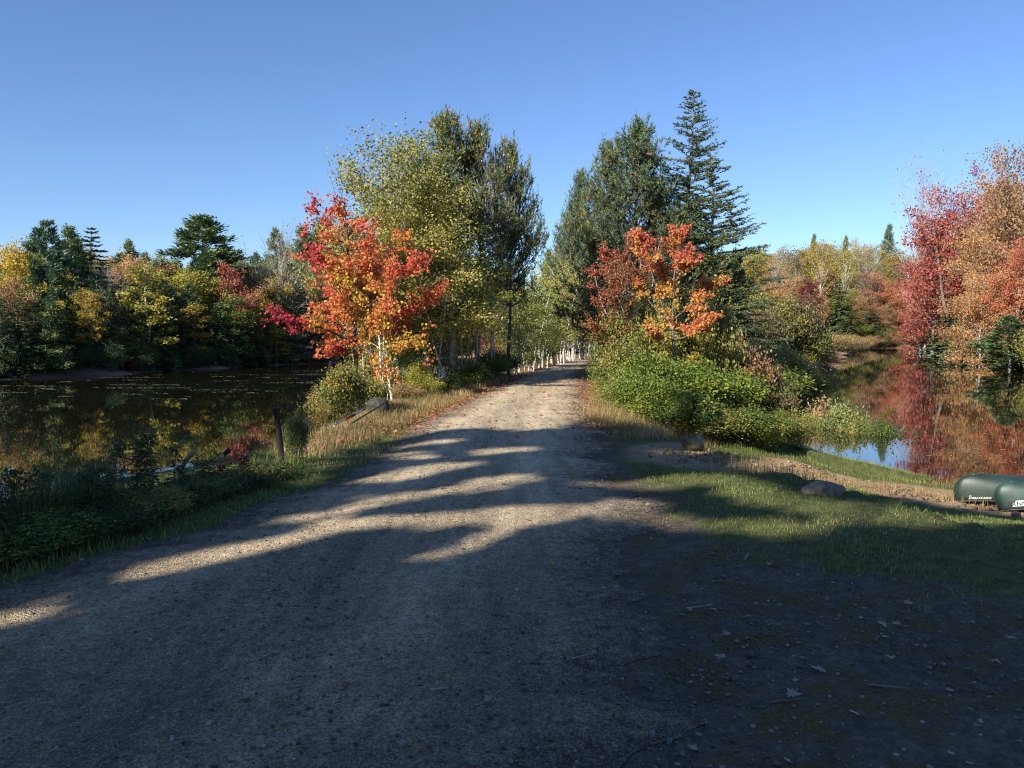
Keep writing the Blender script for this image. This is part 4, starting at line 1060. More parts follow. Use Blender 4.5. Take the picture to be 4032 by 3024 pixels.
# orange maple on the right
YO = 23.0
def tone_orange(C, R):
    n = fbm(C[:, 0] * 1.5 + 1, C[:, 2] * 1.7 + C[:, 1], 17, 2)
    return .42 + (C[:, 2] - 2.2) * .16 + (n - .5) * .9 + R.normal(size=len(C)) * .1
limbtree('orange_maple', "slender orange and yellow-green maple rising out of the green shrubs right of the road", YO, [
 ([(676, 395, 0), (674, 350, 0), (672, 310, 0), (674, 270, 0), (680, 240, 0), (686, 228, 0)], .05, 1.2),
 ([(673, 330, 0), (660, 300, -.2), (652, 272, -.4), (645, 250, -.5), (640, 236, -.5)], .03, 1.),
 ([(673, 320, 0), (662, 318, .5), (648, 300, .8), (636, 285, 1.)], .02, .6),
 ([(673, 320, 0), (690, 305, .2), (703, 292, .4), (718, 280, .5)], .025, 1.1),
 ([(673, 340, 0), (692, 335, -.3), (706, 322, -.6), (716, 315, -.8)], .022, .9),
 ([(674, 362, 0), (682, 368, -.4), (688, 366, -.6)], .016, .4),
 ([(674, 358, 0), (664, 362, -.4), (660, 368, -.5)], .016, .35),
 ([(673, 300, 0), (664, 280, .4), (660, 262, .7)], .02, .8),
 ([(673, 285, 0), (684, 268, -.3), (692, 256, -.5)], .02, .8),
 ([(674, 340, 0), (660, 335, -.5), (650, 330, -.8)], .02, .7),
], 10500, .064, leafmat('orange_maple', [(.28, .28, .05), (.54, .38, .08), (.58, .27, .08), (.54, .17, .08), (.44, .09, .07)], .38, pos=[0, .25, .5, .75, 1]), M_BARK, 102, .42, tone_orange, twigs=14)
# dark red, thinning tree at the left shoulder of the orange one
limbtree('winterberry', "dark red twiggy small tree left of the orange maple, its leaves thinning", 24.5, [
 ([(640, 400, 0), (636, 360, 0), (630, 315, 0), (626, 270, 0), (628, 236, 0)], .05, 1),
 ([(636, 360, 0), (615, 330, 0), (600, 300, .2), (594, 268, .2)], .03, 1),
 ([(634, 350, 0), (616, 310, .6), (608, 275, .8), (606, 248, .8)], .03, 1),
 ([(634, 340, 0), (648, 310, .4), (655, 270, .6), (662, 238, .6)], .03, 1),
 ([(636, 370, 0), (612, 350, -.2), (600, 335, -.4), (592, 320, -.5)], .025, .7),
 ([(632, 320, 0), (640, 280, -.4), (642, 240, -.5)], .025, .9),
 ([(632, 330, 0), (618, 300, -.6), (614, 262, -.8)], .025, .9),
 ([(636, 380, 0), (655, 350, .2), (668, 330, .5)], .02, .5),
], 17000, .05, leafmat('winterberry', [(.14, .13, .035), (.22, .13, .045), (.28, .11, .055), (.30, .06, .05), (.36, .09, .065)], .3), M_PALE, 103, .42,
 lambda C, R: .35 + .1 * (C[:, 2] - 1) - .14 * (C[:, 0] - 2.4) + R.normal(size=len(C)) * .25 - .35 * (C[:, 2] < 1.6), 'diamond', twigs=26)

# birches
wl = decid(201, 9, 2.3, .30, 56000, .066, .07, 70, 'birch', sub=8, spread=.085, trunks=1, wk=5)
P_B1 = Proto('birch', wl, 9, 2.3, M_BIRCH)
P_B2 = Proto('birch', decid(202, 8, 1.6, .3, 27000, .062, .065, 48, 'tall', sub=7, spread=.13, trunks=2), 8, 1.6, M_BIRCH)
P_B5 = Proto('birch', decid(205, 8, 1.9, .45, 20000, .062, .06, 44, 'round', sub=7, spread=.12, trunks=3), 8, 1.9, M_BIRCH)
P_B3 = Proto('birch', decid(203, 5, 1.25, .28, 9500, .055, .05, 30, 'tall', sub=6, spread=.16, trunks=3, lean=(.05, 0)), 5, 1.25, M_BIRCH)
P_B4 = Proto('birch', decid(204, 5, 1.2, .3, 8500, .055, .045, 26, 'tall', sub=6, spread=.17, trunks=4, lean=(-.06, 0)), 5, 1.2, M_BIRCH)
LM_B = leafmat('birch_leaves', [(.12, .15, .05), (.25, .26, .07), (.42, .38, .09), (.58, .47, .10)], .35)
LM_BG = leafmat('birch_green', [(.11, .17, .04), (.21, .28, .05), (.36, .37, .07), (.54, .48, .09)], .4)
for pr, px, Y, top, w, lab, mt in [
  (P_B1, 397, 24.0, 116, 165, "tallest white birch with small pale yellow-green leaves behind the red maple", LM_B),
  (P_B1, 422, 24.9, 146, 120, "slender birch filling between the tallest birch and the dark pines", LM_B),
  (P_B5, 438, 24.4, 186, 130, "second birch, fuller and yellower, in front of the dark pines", LM_B),
  (P_B5, 372, 24.6, 205, 90, "lower birch crown partly hidden behind the red maple's right side", LM_B),
  (P_B5, 466, 25.2, 240, 96, "green birch crown between the trunks left of the road", LM_BG),
  (P_B4, 402, 23.2, 318, 62, "bright yellow-green low birch foliage under the red maple", LM_BG)]:
    ptree(pr, 'birch_tree', px, Y, top, w, mt, lab, 'tree')
ptree(D['p'], 'bare_birch', 492, 27, 133, 52, LM('paletwig'), "nearly leafless purplish birch whose twigs stand over the pines", 'tree', wood=M_PALE)
# slim standing stems by the road, each a sapling of its own
def stem(px, py, px2, py2, r0, Y, label, mat=M_BIRCH, kind='birch_sapling', leafy=0, group=None):
    R = np.random.default_rng(int(px * 13 + py)); W = MB(); L_ = MB()
    a = at(px, py, Y); o = a.copy(); o[2] = float(zg(o[0], o[1])) - .02
    e = at(px2, py2, Y + R.uniform(-.2, .3)); P = sample_poly(np.array([[0, 0, -.1], (e - o) * .5 + R.normal(size=3) * [.04, .04, 0], e - o]), np.linspace(0, 1, 9))
    W.tube(P, np.linspace(r0, r0 * .45, 9), 7)
    tw_ = []
    for k in range(7):
        q0 = sample_poly(P, [R.uniform(.45, 1)])[0]; tw = curve(q0, [R.normal(), R.normal(), 1.4], R.uniform(.3, .8), 4, R=R, wob=.1)
        W.tube(tw, [r0 * .25, r0 * .2, r0 * .15, .003], 3, cap=False); tw_.append(tw)
    r = root(kind, label, 'tree', tuple(o), 0, group)
    add('trunk', W.mesh('stem', mat, True), r)
    if leafy:
        C = np.concatenate([sample_poly(t, R.uniform(.2, 1, leafy // 7)) for t in tw_]); C += R.normal(size=C.shape) * .12
        leaves(L_, C, .06, R, R.uniform(0, 1, len(C)), 'diamond'); add('crown', L_.mesh('stem_leaves', LM_BG), r)
for px, py, a, b_, r0, Y, lab in [
  (380, 404, 379, 330, .045, 20.2, "pale birch stem standing in front under the red maple, left of three"),
  (385, 404, 384, 330, .032, 20.6, "thinner pale birch stem, middle of the three under the red maple"),
  (393, 400, 386, 330, .040, 20.8, "pale birch stem with a slight kink, right of three under the red maple")]:
    stem(px, py, a, b_, r0, Y, lab, leafy=40)
for px, py, a, b_, r0, Y, lab in [
  (434, 388, 418, 330, .05, 23.6, "white birch trunk leaning left, nearest of the leaning pair by the road"),
  (423, 388, 415, 330, .045, 24.0, "darker birch trunk beside the white leaning one"),
  (430, 390, 424, 335, .035, 23.4, "thin leaning birch stem between the two leaning trunks"),
  (441, 386, 438, 330, .03, 24.4, "thin grey stem right of the white leaning trunk"),
  (446, 388, 447, 325, .03, 24.4, "thin straight stem just left of the thick pale trunk"),
  (463, 386, 461, 325, .035, 24.2, "slim grey stem just right of the thick pale trunk")]:
    stem(px, py, a, b_, r0, Y, lab, M_BIRCH if 'white' in lab or 'darker' in lab else M_PALE, leafy=50)
for k, (px, py, a, b_) in enumerate([(474, 378, 467, 325), (476, 379, 477, 322), (479, 377, 481, 324), (482, 374, 474, 328), (494, 372, 490, 320), (497, 371, 493, 318), (489, 374, 484, 326)]):
    stem(px, py, a, b_, .026, 26.5, "grey leafless sapling stem in the sparse clump left of the road", M_PALE, 'bare_sapling', 0, "grey sapling stems left of the road")

# pines beside the birches
NP = {'a': Proto('pine', near_pine(301, 8.6, 2.0, .28, .34, 7, 8, .13, brown=.2, dens=1.15, topn=1.6), 8.6, 1.9, M_BARKD), 'b': Proto('pine', near_pine(302, 7.6, 2.0, .32, .33, 7, 8, .13, brown=.25, dens=1.15, topn=1.6), 7.6, 2.0, M_BARKD)}
for k, px, Y, top, w, lab in [
  ('a', 454, 27.0, 128, 98, "dark white pine with the tallest upright leader left of the road"),
  ('b', 478, 27.3, 136, 100, "white pine with rusty old needles, middle of the left cluster"),
  ('b', 510, 28.2, 152, 70, "white pine with an orange-tinged pointed top, right of the left cluster")]:
    ptree(NP[k], 'white_pine', px, Y, top, w * 1.08, LM_NEEDLE, lab, 'tree')
# thick pale trunk of the front pine
W = MB(); Yk = 24.3; o = at(453, 388, Yk); o[2] = float(zg(o[0], o[1])) - .03
P = np.array([[0, 0, -.1]] + [list(at(a, b_, Yk) - o) for a, b_ in [(453, 375), (452, 350), (452, 320), (455, 280)]]); W.tube(sample_poly(P, np.linspace(0, 1, 10)), np.linspace(.14, .07, 10), 10)
r_ = root('old_birch', "thick pale flaking trunk standing at the road's left edge", 'tree', tuple(o)); add('trunk', W.mesh('old_trunk', bark('bark_flaky', [(.06, .05, .045), (.30, .28, .25), (.46, .44, .40)], 5, (1, 1, 1.3), .6), True), r_)
LfO = MB(); R_ = np.random.default_rng(9); C = R_.normal(size=(900, 3)) * [.55, .45, .5] + [0, 0, 2.6]; leaves(LfO, C, .06, R_, R_.uniform(0, 1, 900)); add('crown', LfO.mesh('old_leaves', LM_BG), r_)
stem(462, 384, 470, 335, .028, 24.6, "thin stem with small dark red leaves behind the thick pale trunk", M_PALE, 'red_sapling', 0)
# grove of white birches further along the left of the road
gr = [(512, 31, 268, 50, 'a'), (527, 33, 262, 54, 'b'), (541, 36, 250, 54, 'a'), (555, 40, 258, 50, 'b'), (569, 44, 266, 48, 'a'), (582, 49, 272, 46, 'b'), (520, 30, 296, 42, 'b'), (547, 36, 288, 42, 'a'), (594, 54, 280, 44, 'a'), (572, 47, 254, 44, 'b')]
labs = ["first", "second", "third", "fourth", "fifth", "sixth", "low front", "low middle", "farthest", "tallest rear"]
for (px, Y, top, w, k), q in zip(gr, labs):
    ptree(P_B3 if k == 'a' else P_B4, 'white_birch', px, Y, top, w * 1.15, LM_BG if q not in ('fifth', 'farthest', 'tallest rear') else leafmat('birch_gold', [(.16, .16, .04), (.30, .27, .05), (.42, .33, .06), (.52, .40, .08)], .4),
          f"{q} white-stemmed birch of the bright yellow-green grove where the road narrows", 'tree')
for k, (px, py, a, b_, Y) in enumerate([(529, 370, 523, 336, 33), (532, 371, 526, 334, 33.5), (541, 369, 539, 330, 35), (552, 366, 547, 338, 37), (555, 365, 551, 338, 37.5), (561, 364, 562, 340, 39), (564, 363, 565, 338, 39.5), (573, 361, 573, 344, 44), (580, 360, 583, 344, 46), (520, 372, 517, 335, 32)]):
    stem(px, py, a, b_, .05, Y, "bright white birch stem in the row where the road narrows", M_BIRCH, 'birch_sapling', 20, "white birch stems where the road narrows")
for px, py, a, b_, r0, lab in [(593, 363, 590, 315, .10, "grey trunk standing at the road's bend"), (601, 362, 606, 318, .09, "white crooked trunk leaning right at the road's bend"), (610, 362, 608, 320, .08, "dark trunk just right of the white crooked one at the bend")]:
    stem(px, py, a, b_, r0, 50, lab, M_BIRCH if 'white' in lab else M_BARK, 'trunk_tree')
# far trees closing the road
for pr, kd, px, Y, top, w, k, lab in [
  (K['r'], 'pine_tree', 549, 74, 249, 26, 'pine', "small distant pine in the gap over the road"),
  (K['a'], 'fir_tree', 574, 66, 268, 46, 'bluepine', "grey-green fir behind the birch grove at the end of the road"),
  (D['b'], 'green_tree', 535, 80, 285, 50, 'olive', "olive tree far behind the birch grove"),
  (D['a'], 'green_tree', 600, 72, 290, 56, 'green', "green tree closing the view at the road's bend"),
  (D['b'], 'green_tree', 628, 78, 280, 60, 'olive', "olive tree behind the dark red small tree at the bend"),
  (D['a'], 'green_tree', 560, 84, 300, 60, 'ygreen', "yellow-green tree at the very end of the road"),
  (D['b'], 'rust_tree', 508, 92, 296, 50, 'rust', "rusty tree beyond the grove, over the pond's end"),
  (K['b'], 'spruce_tree', 640, 60, 270, 60, 'spruce', "dark spruce filling the gap behind the orange maple")]:
    ptree(pr, kd, px, Y, top, w, k, lab, 'tree')

# pines and larches right of the road
NP['c'] = Proto('pine', near_pine(303, 9.5, 2.4, .1, .36, 7, 8, .13, brown=.2, dens=1.15, topn=2), 9.5, 2.3, M_BARKD)
for k, px, Y, top, w, lab in [
  ('c', 632, 31, 130, 138, "broad blue-green white pine with a bushy rounded top right of the road"),
  ('b', 608, 32, 152, 70, "narrower white pine against the left side of the broad one"),
  ('c', 583, 46, 178, 66, "white pine stepping down towards the road, with rusty shoots"),
  ('c', 574, 57, 213, 70, "lowest of the white pines right of the road, overhanging the bend"),
  ('a', 660, 31.5, 186, 84, "pine crown between the broad white pine and the larch"),
  ('c', 602, 60, 240, 80, "low wide pine boughs near the ground right of the bend")]:
    ptree(NP[k], 'white_pine', px, Y, top, w * 1.08, LM_NEEDLE if k != 'c' else leafmat('blue_needles', [(.055, .09, .05), (.095, .145, .075), (.14, .195, .095), (.20, .225, .09), (.40, .24, .09)], .15, pos=[0, .3, .55, .78, .95]), lab, 'tree')
P_L1 = Proto('larch', larch(401, 11.5, 2.5, .12, long_br=[(.50, -.15, 1.75), (.42, .1, 1.5)]), 11.5, 2.5, M_BARK)
P_L2 = Proto('larch', larch(402, 9., 2.5, .1, long_br=[(.26, -.1, 1.9), (.3, .2, 1.7), (.52, -.1, 1.5)]), 9., 2.5, M_BARK)
ptree(P_L1, 'larch', 692, 33, 92, 190, LM('larch'), "tall larch with a thin bare leader, highest tree of the scene", 'tree', rz=0)
ptree(P_L2, 'larch', 718, 32, 156, 190, LM('larch'), "shorter larch overlapping the right side of the tall one", 'tree', rz=0)
ptree(P_L2, 'larch', 684, 32.5, 196, 150, LM('larch'), "low spreading larch boughs filling between pine and tall larch", 'tree', rz=2.6)
ptree(K['r'], 'dark_pine', 733, 34, 250, 50, 'spruce', "small dark pine top right of the larch trunks", 'tree')
# brownish shrubs behind the green thicket on the right
for px, py, h, w, k, lab in [(722, 392, 3.0, 2.6, 'brown', "tall brown-leaved shrub right of the orange maple"), (740, 390, 2.4, 2.4, 'rust', "rusty twiggy shrub behind the green brambles"), (705, 394, 3.2, 2.4, 'olive', "olive shrub close behind the orange maple"),
                             (655, 398, 2.4, 2.4, 'olive', "olive shrub at the foot of the dark red small tree"), (625, 396, 2.2, 2.2, 'olive', "dull green shrub between the road and the dark red small tree"), (757, 388, 1.9, 2.4, 'brown', "brown shrub at the right end behind the brambles"), (690, 396, 2.1, 2.0, 'ygreen', "yellow-green leafy shrub under the orange maple")]:
    Y = 24.5 + random.uniform(-.5, 1); x = xat(px, Y, py)
    plant(B['h'], 'tall_shrub', x, Y, h, w, LM(k), lab, 'shrub', parts=('stems', 'foliage'))
# the mass of green brambles
LM_BR = leafmat('bramble_leaves', [(.035, .065, .016), (.075, .125, .026), (.16, .21, .04), (.32, .33, .06), (.42, .26, .06)], .4, pos=[0, .3, .55, .82, .98])
GB = "bushes of the green bramble thicket right of the road"
for px, py, h, w in [(618, 402, 1.15, 1.3), (630, 410, 1.2, 1.7), (642, 416, 1.25, 1.8), (664, 424, 1.3, 1.9), (686, 432, 1.35, 1.9), (709, 438, 1.4, 1.9), (733, 443, 1.45, 2.0), (755, 447, 1.35, 1.6), (770, 449, 1.0, 1.3), (616, 394, 1.1, 1.3),
                      (630, 398, 1.5, 1.6), (638, 402, 1.55, 2.0), (662, 407, 1.6, 2.1), (688, 412, 1.65, 2.2), (714, 417, 1.7, 2.2), (740, 422, 1.75, 2.3), (758, 427, 1.6, 1.9), (774, 433, 1.3, 1.4), (618, 388, 1.3, 1.3), (650, 396, 1.5, 2.), (700, 402, 1.6, 2.2), (750, 408, 1.8, 2.4), (766, 413, 1.5, 1.8)]:
    h_ = hit(px, py); 
    plant(B['g'] if random.random() < .6 else B['h'], 'bramble_bush', h_[0], h_[1], h * random.uniform(.42, .82) * h_[1] / 17.5, w * random.uniform(.75, 1.05) * h_[1] / 17.5, random.choice([LM_BR, LM_BR, LM_BR, LM('bramble'), LM('bramble'), LM('olive')]), "leafy green bush of the bramble thicket right of the road", 'bush', GB, parts=('stems', 'foliage'))
# low shrubs at the road's left edge
for px, py, h, w, k, lab in [(468, 386, .6, 1.3, 'bramble', "yellow-green low bush on the road's left edge past the birches"), (487, 381, .7, 1.4, 'bramble', "rounded bright green bush where the white birches begin"), (500, 377, .7, 1.4, 'bramble', "darker green bush right of the rounded bright one"),
   (455, 390, .45, .9, 'green', "dark green shrub right of the thick pale trunk"), (446, 393, .4, .9, 'weed', "low dark weeds at the foot of the grey stems"), (522, 371, .7, 1.1, 'olive', "olive weeds under the white birch stems"), (537, 367, .8, 1.1, 'sage', "greyish weeds further along under the white stems"), (550, 364, .8, 1.1, 'olive', "olive weeds close to the road's bend"),
   (415, 396, .9, 1.2, 'ygreen', "bright green sapling leaves at the base of the leaning birches"), (424, 397, .6, 1.2, 'ygreen', "low yellow-green leaves in front of the leaning birches"), (405, 402, .5, 1.2, 'drygrass', "tan dry weeds between the birch stems and the road")]:
    h_ = hit(px, py); plant(B['h'], 'low_bush', h_[0], h_[1], h * h_[1] / 22, w * h_[1] / 22, LM(k) if k != 'bramble' else LM_BR, lab, 'bush', parts=('stems', 'foliage'))
LM_MIX = leafmat('autumn_shrub', [(.12, .15, .04), (.24, .24, .06), (.38, .28, .08), (.46, .20, .08), (.50, .13, .09)], .35, pos=[0, .35, .65, .88, 1])
for px, py, h, w, lab in [(352, 418, 1.25, 1.7, "mottled green and orange shrub under the red maple, behind the dark round stump"), (337, 425, .95, 1.5, "lower mottled shrub on the bank left of the dark stump"), (362, 408, 1.2, 1.5, "mottled shrub beside the birch stems under the red maple"), (325, 430, .6, 1.0, "yellowish leafy weed at the left foot of the mottled shrubs"), (372, 410, .7, 1.0, "small brownish shrub between the stump and the birch stems")]:
    h_ = hit(px, py); plant(B['h'], 'bank_shrub', h_[0], h_[1], h * h_[1] / 19, w * h_[1] / 19, LM_MIX, lab, 'shrub', parts=('stems', 'foliage'))
# shrubs at the right pond's edge
for pr, px, py, h, w, k, lab in [(B['w'], 824, 451, 1.0, 1.1, 'drygrass', "pale goldenrod clump gone to seed, right of the green brambles"), (B['v'], 842, 456, 1.05, 1.25, 'sage', "tall yellowish grass and goldenrod clump at the pond's edge"), (B['w'], 858, 460, .8, .95, 'olive', "yellow-green grass clump sloping to the right pond"),
   (B['v'], 800, 450, .7, .9, 'olive', "dark green weeds at the right foot of the brambles"), (B['h'], 877, 463, .9, .8, 'green', "broad-leaved dark alder bush standing at the edge of the right pond"), (B['v'], 893, 464, .7, .6, 'weed', "dark sparse alder sprays reaching out over the right pond")]:
    h_ = hit(px, py); plant(pr, 'water_edge_plant', h_[0], h_[1], h * h_[1] / 17, w * h_[1] / 17, LM(k), lab, 'plant', parts=('stems', 'foliage'))
R_ = np.random.default_rng(77); W = MB(); Lf = MB(); h_ = hit(888, 462)
for k in range(16):
    p_ = curve([R_.uniform(-.2, .2), R_.uniform(-.2, .2), 0], [R_.uniform(.1, .9), R_.normal() * .3, 1.0], R_.uniform(.8, 1.5), 7, R=R_, wob=.12)
    W.tube(p_, np.linspace(.01, .003, 7), 4, cap=False); leaves(Lf, sample_poly(p_, R_.uniform(.25, 1, 38)) + R_.normal(size=(38, 3)) * .05, .055, R_, R_.uniform(0, .8, 38), 'diamond', .2, 1.2)
r_ = root('alder_spray', "dark-leaved alder branches with round leaves leaning right over the pond", 'shrub', tuple(h_)); add('stems', W.mesh('alder_stems', M_BARKD, True), r_); add('foliage', Lf.mesh('alder_leaves', LM('weed')), r_)

# weeds on the shaded left bank
GW = "dark weeds along the shaded left bank"
wrow = []
for px in np.arange(-30, 272, 16.):
    b_ = float(np.interp(px, [-30, 0, 60, 120, 180, 240, 270], [566, 558, 546, 528, 507, 488, 479])); hh = float(np.interp(px, [0, 60, 120, 180, 240, 270], [.5, .55, .62, .55, .40, .26]))
    wrow += [(px, b_, hh, 1.0), (px + 8, b_ - 13, hh * 1.05, 1.1)] + ([(px + 3, b_ - 24, hh * 1.1, 1.2)] if px < 120 else [])
for px, py, h, w in wrow:
    h_ = hit(px, py); tp_ = float(np.interp(px, [-30, 0, 30, 60, 100, 120, 180, 215, 250, 280], [545, 533, 518, 506, 496, 500, 504, 500, 489, 478]))
    h = max(.16, (py - tp_) * h_[1] / F * .78)
    plant(random.choice([B['w'], B['v']]), 'bank_weeds', h_[0], h_[1], h * random.uniform(.45, 1.35), w * random.uniform(.5, 1.05), LM(random.choice(['weed', 'weed', 'olive', 'grass'])), "dark leafy weeds in the shade along the left bank", 'weeds', GW, parts=('stems', 'foliage'))
def goldenrod(px, py, H, n, label, mat='weed', seed=1):
    R = np.random.default_rng(seed); W = MB(); Lf = MB(); h_ = hit(px, py); H *= .62
    for k in range(n):
        p_ = curve([R.normal() * .12, R.normal() * .12, 0], [R.normal() * .13, R.normal() * .13, 1], H * R.uniform(.75, 1.05), 9, R=R, wob=.03); W.tube(p_, np.linspace(.006, .003, 9), 4, cap=False)
        m_ = 34; t = np.linspace(.25, 1, m_); C = sample_poly(p_, t); ang = R.uniform(0, 6.28, m_)
        d = unit(np.stack([np.cos(ang), np.sin(ang), R.uniform(-.3, .4, m_)], 1)); L_ = (.13 * (1.1 - .4 * t) * R.uniform(.7, 1.2, m_))[:, None]; wv = unit(np.cross(d, [0, 0, 1.])) * .012
        Lf.quads(np.stack([C, C + d * L_ * .5 + wv, C + d * L_ - [0, 0, .02], C + d * L_ * .5 - wv], 1), R.uniform(0, .7, m_))
        for q in range(4):
            b2 = curve(sample_poly(p_, [R.uniform(.8, 1)])[0], [R.normal(), R.normal(), .5], .18, 4, R=R, wob=.1); W.tube(b2, [.003, .003, .002, .001], 3, cap=False)
            C2 = sample_poly(b2, R.uniform(.2, 1, 14)) + R.normal(size=(14, 3)) * .012; leaves(Lf, C2, .028, R, R.uniform(0, .6, 14))
    r_ = root('goldenrod', label, 'plant', tuple(h_)); add('stems', W.mesh('goldenrod_stems', M_BARKD), r_); add('foliage', Lf.mesh('goldenrod_leaves', LM(mat)), r_)
goldenrod(128, 500, .95, 5, "goldenrod plants with dark plumes rising left of the rowing boat's oar", seed=3)
goldenrod(146, 506, 1.15, 5, "tallest dark goldenrod plants standing before the rowing boat", seed=4)
goldenrod(202, 494, .55, 3, "short goldenrod stems between the two oars", seed=5)
goldenrod(226, 486, .5, 3, "reddish weed stems at the right end of the rowing boat", 'maroon', seed=6)
goldenrod(12, 560, 1.0, 4, "goldenrod against the bright water at the far left edge", seed=7)
goldenrod(85, 530, .8, 4, "goldenrod tips on the left bank between the water and the road", seed=8)
h_ = hit(287, 464); plant(B['v'], 'dark_sprig', h_[0] + .12, h_[1], .62, .34, LM('weed'), "dark leafy sprig growing right against the leaning pipe", 'plant', parts=('stems', 'foliage'))
# ==PART5==
# ------------------------------------------------------------------ things
def plainmat(name, col, rough=.5, metal=0, nscale=0, ncol=None, bst=0):
    m, nt, p = newmat(name); p.inputs['Roughness'].default_value = rough; p.inputs['Metallic'].default_value = metal
    if nscale:
        tc = N(nt, "ShaderNodeTexCoord"); n = noise(nt, nscale, 5, .65, tc.outputs['Object'])
        r = ramp(nt, n.outputs['Fac'], [col, ncol or tuple(c * 1.5 for c in col)], [.38, .68]); nt.links.new(r.outputs[0], p.inputs['Base Color'])
        if bst: nt.links.new(bump(nt, n.outputs['Fac'], bst, .01), p.inputs['Normal'])
    else: p.inputs['Base Color'].default_value = (*col, 1)
    return m
M_GREEN = plainmat('canoe_green', (.010, .024, .018), .5, 0, 3.5, (.018, .042, .033), .08)
M_GREEN2 = plainmat('canoe_faded_green', (.016, .042, .034), .5, 0, 4, (.03, .07, .058), .08)
M_BLACK = plainmat('black_vinyl', (.008, .008, .01), .5)
M_WHITE = plainmat('white_vinyl', (.72, .72, .70), .55)
M_DECAL = plainmat('decal_grey', (.55, .56, .54), .5)
M_ALU = plainmat('aluminium', (.50, .52, .55), .38, .6, 9, (.66, .68, .72), .05)
M_ALUD = plainmat('dull_aluminium', (.07, .075, .08), .6, .2, 6, (.15, .155, .16))
M_RUST = plainmat('rusty_iron', (.012, .009, .009), .8, .1, 14, (.03, .018, .014), .5)

def canoe(name, label, L, beam, depth, bow, mat, loc, rz, tilt=0, roll=0, upside=True, rec=.0):
    """hull lofted from stations; x along the length; inverted when upside down"""
    def sheer(s): return depth + (bow - depth) * np.abs(s) ** 3.2
    def halfb(s): return beam / 2 * (1 - np.abs(s) ** 2.3) ** .85
    ns, nr = 45, 12
    s_ = np.linspace(-1, 1, ns); V = []
    for s in s_:
        hb = halfb(s) + .012; sh = sheer(s)
        # stem profile: the ends round up from keel to gunwale
        a = abs(s)
        for r in range(-nr, nr + 1):
            v = abs(r) / nr                         # 0 keel, 1 gunwale
            e = 1 - (1 - v) ** 2.2
            xw = s * (L / 2)
            curv = (np.clip((a - .82) / .18, 0, 1)) ** 2
            endx = ((1 - v) ** 2.4 * .30 + rec * max(0, (v - .35) / .65) ** 2) * curv       # forefoot cut back
            X = xw - math.copysign(endx, s) if a > 1e-6 else xw
            y = hb * (math.sin(v * math.pi / 2) ** .72) * (1 + .05 * math.sin(v * 3.14)) * (1 if r >= 0 else -1)
            z = sh * v ** 1.9 + .02 * (1 - a) * 0
            z = z * (1 - 0) + curv * (1 - v) ** 2 * .03
            V.append((X, y if r else 0, z))
    V = np.array(V); w = 2 * nr + 1
    if upside: V[:, 2] = bow - V[:, 2]
    b = MB(); b.verts(V)
    i = np.arange(ns - 1)[:, None] * w; j = np.arange(w - 1)[None]
    b.Q.append(np.stack([i + j, i + j + 1, i + w + j + 1, i + w + j], -1).reshape(-1, 4))
    r_ = root(name, label, 'canoe' if upside else 'boat', loc, rz)
    r_.rotation_euler = (roll, tilt, rz)
    hull = add('hull', b.mesh(name + '_hull', mat, True), r_)
    sol = hull.modifiers.new('s', 'SOLIDIFY'); sol.thickness = .010; sol.offset = 0
    G = V.reshape(ns, w, 3)
    for side in (0, -1):
        g = MB(); g.tube(G[:, side], .017, 6); add('gunwale', g.mesh(name + '_gunwale', M_BLACK if upside else M_ALU, True), r_)
    kl = MB()
    kl.tube(G[:5, nr] * [1, 1, 1] + [0, 0, .004 if upside else -.004], .010, 6); add('keel_end', kl.mesh(name + '_keel', M_GREEN2 if upside else M_ALU, True), r_)
    return r_, G
def text(body, size, mat, parent, M4, name='lettering', xscale=1.0):
    cu = bpy.data.curves.new(name, 'FONT'); cu.body = body; cu.size = size; cu.extrude = .0008; cu.space_character = 1.02
    cu.align_x = 'LEFT'; o = bpy.data.objects.new(name, cu); COL.objects.link(o); cu.materials.append(mat)
    dg = bpy.context.evaluated_depsgraph_get(); me = bpy.data.meshes.new_from_object(o.evaluated_get(dg)); bpy.data.objects.remove(o)
    o = bpy.data.objects.new(name, me); COL.objects.link(o); o.parent = parent
    o.matrix_local = M4 @ Matrix.Diagonal((xscale, 1, 1, 1)); return o
def solve(px, py, pz=0.):
    h = hit(px, py); return h
# canoe one: bow end (its -x end) towards the left, seen square on
def place_canoe(name, label, px_tip, py_tip, ang, L, mat, bow, beam=.9, tilt=0, roll=0, lift=0., rec=0.):
    h = hit(px_tip, py_tip); d = np.array([math.cos(ang), math.sin(ang)])
    c = np.array([h[0], h[1]]) + d * L / 2
    z0 = h[2] + lift
    return canoe(name, label, L, beam, .33, bow, mat, (c[0], c[1], z0 + math.tan(-tilt) * L / 2 * 1.0), ang, tilt, roll, True, rec)
SC1 = .50
H1 = hit(951, 500)
c1, G1_ = place_canoe('canoe', "dark green upturned canoe with white lettering, behind the other one", 952, 501, math.radians(-9), 4.7, M_GREEN, .46, .84, tilt=math.radians(1.0), lift=.0, rec=.03)
H2 = hit(999, 511)
c2, G2_ = place_canoe('canoe', "paler green upturned canoe with a white name strip, nearest at the right edge", 991, 511, math.radians(-5), 4.7, M_GREEN2, .46, .84, tilt=math.radians(-.5), roll=math.radians(-4), rec=.13)
def on_hull(G, s_idx, v_idx, side):
    """frame on the hull's -y side: x along the hull, y up the side"""
    w = G.shape[1]; nr = (w - 1) // 2; r = nr - v_idx if side < 0 else nr + v_idx
    def P(si, ri):
        si = min(max(si, 0), G.shape[0] - 1.001); a = int(si); f = si - a
        b_ = int(ri); g = ri - b_
        return (G[a, b_] * (1 - f) + G[a + 1, b_] * f) * (1 - g) + (G[a, min(b_ + 1, w - 1)] * (1 - f) + G[a + 1, min(b_ + 1, w - 1)] * f) * g
    return P
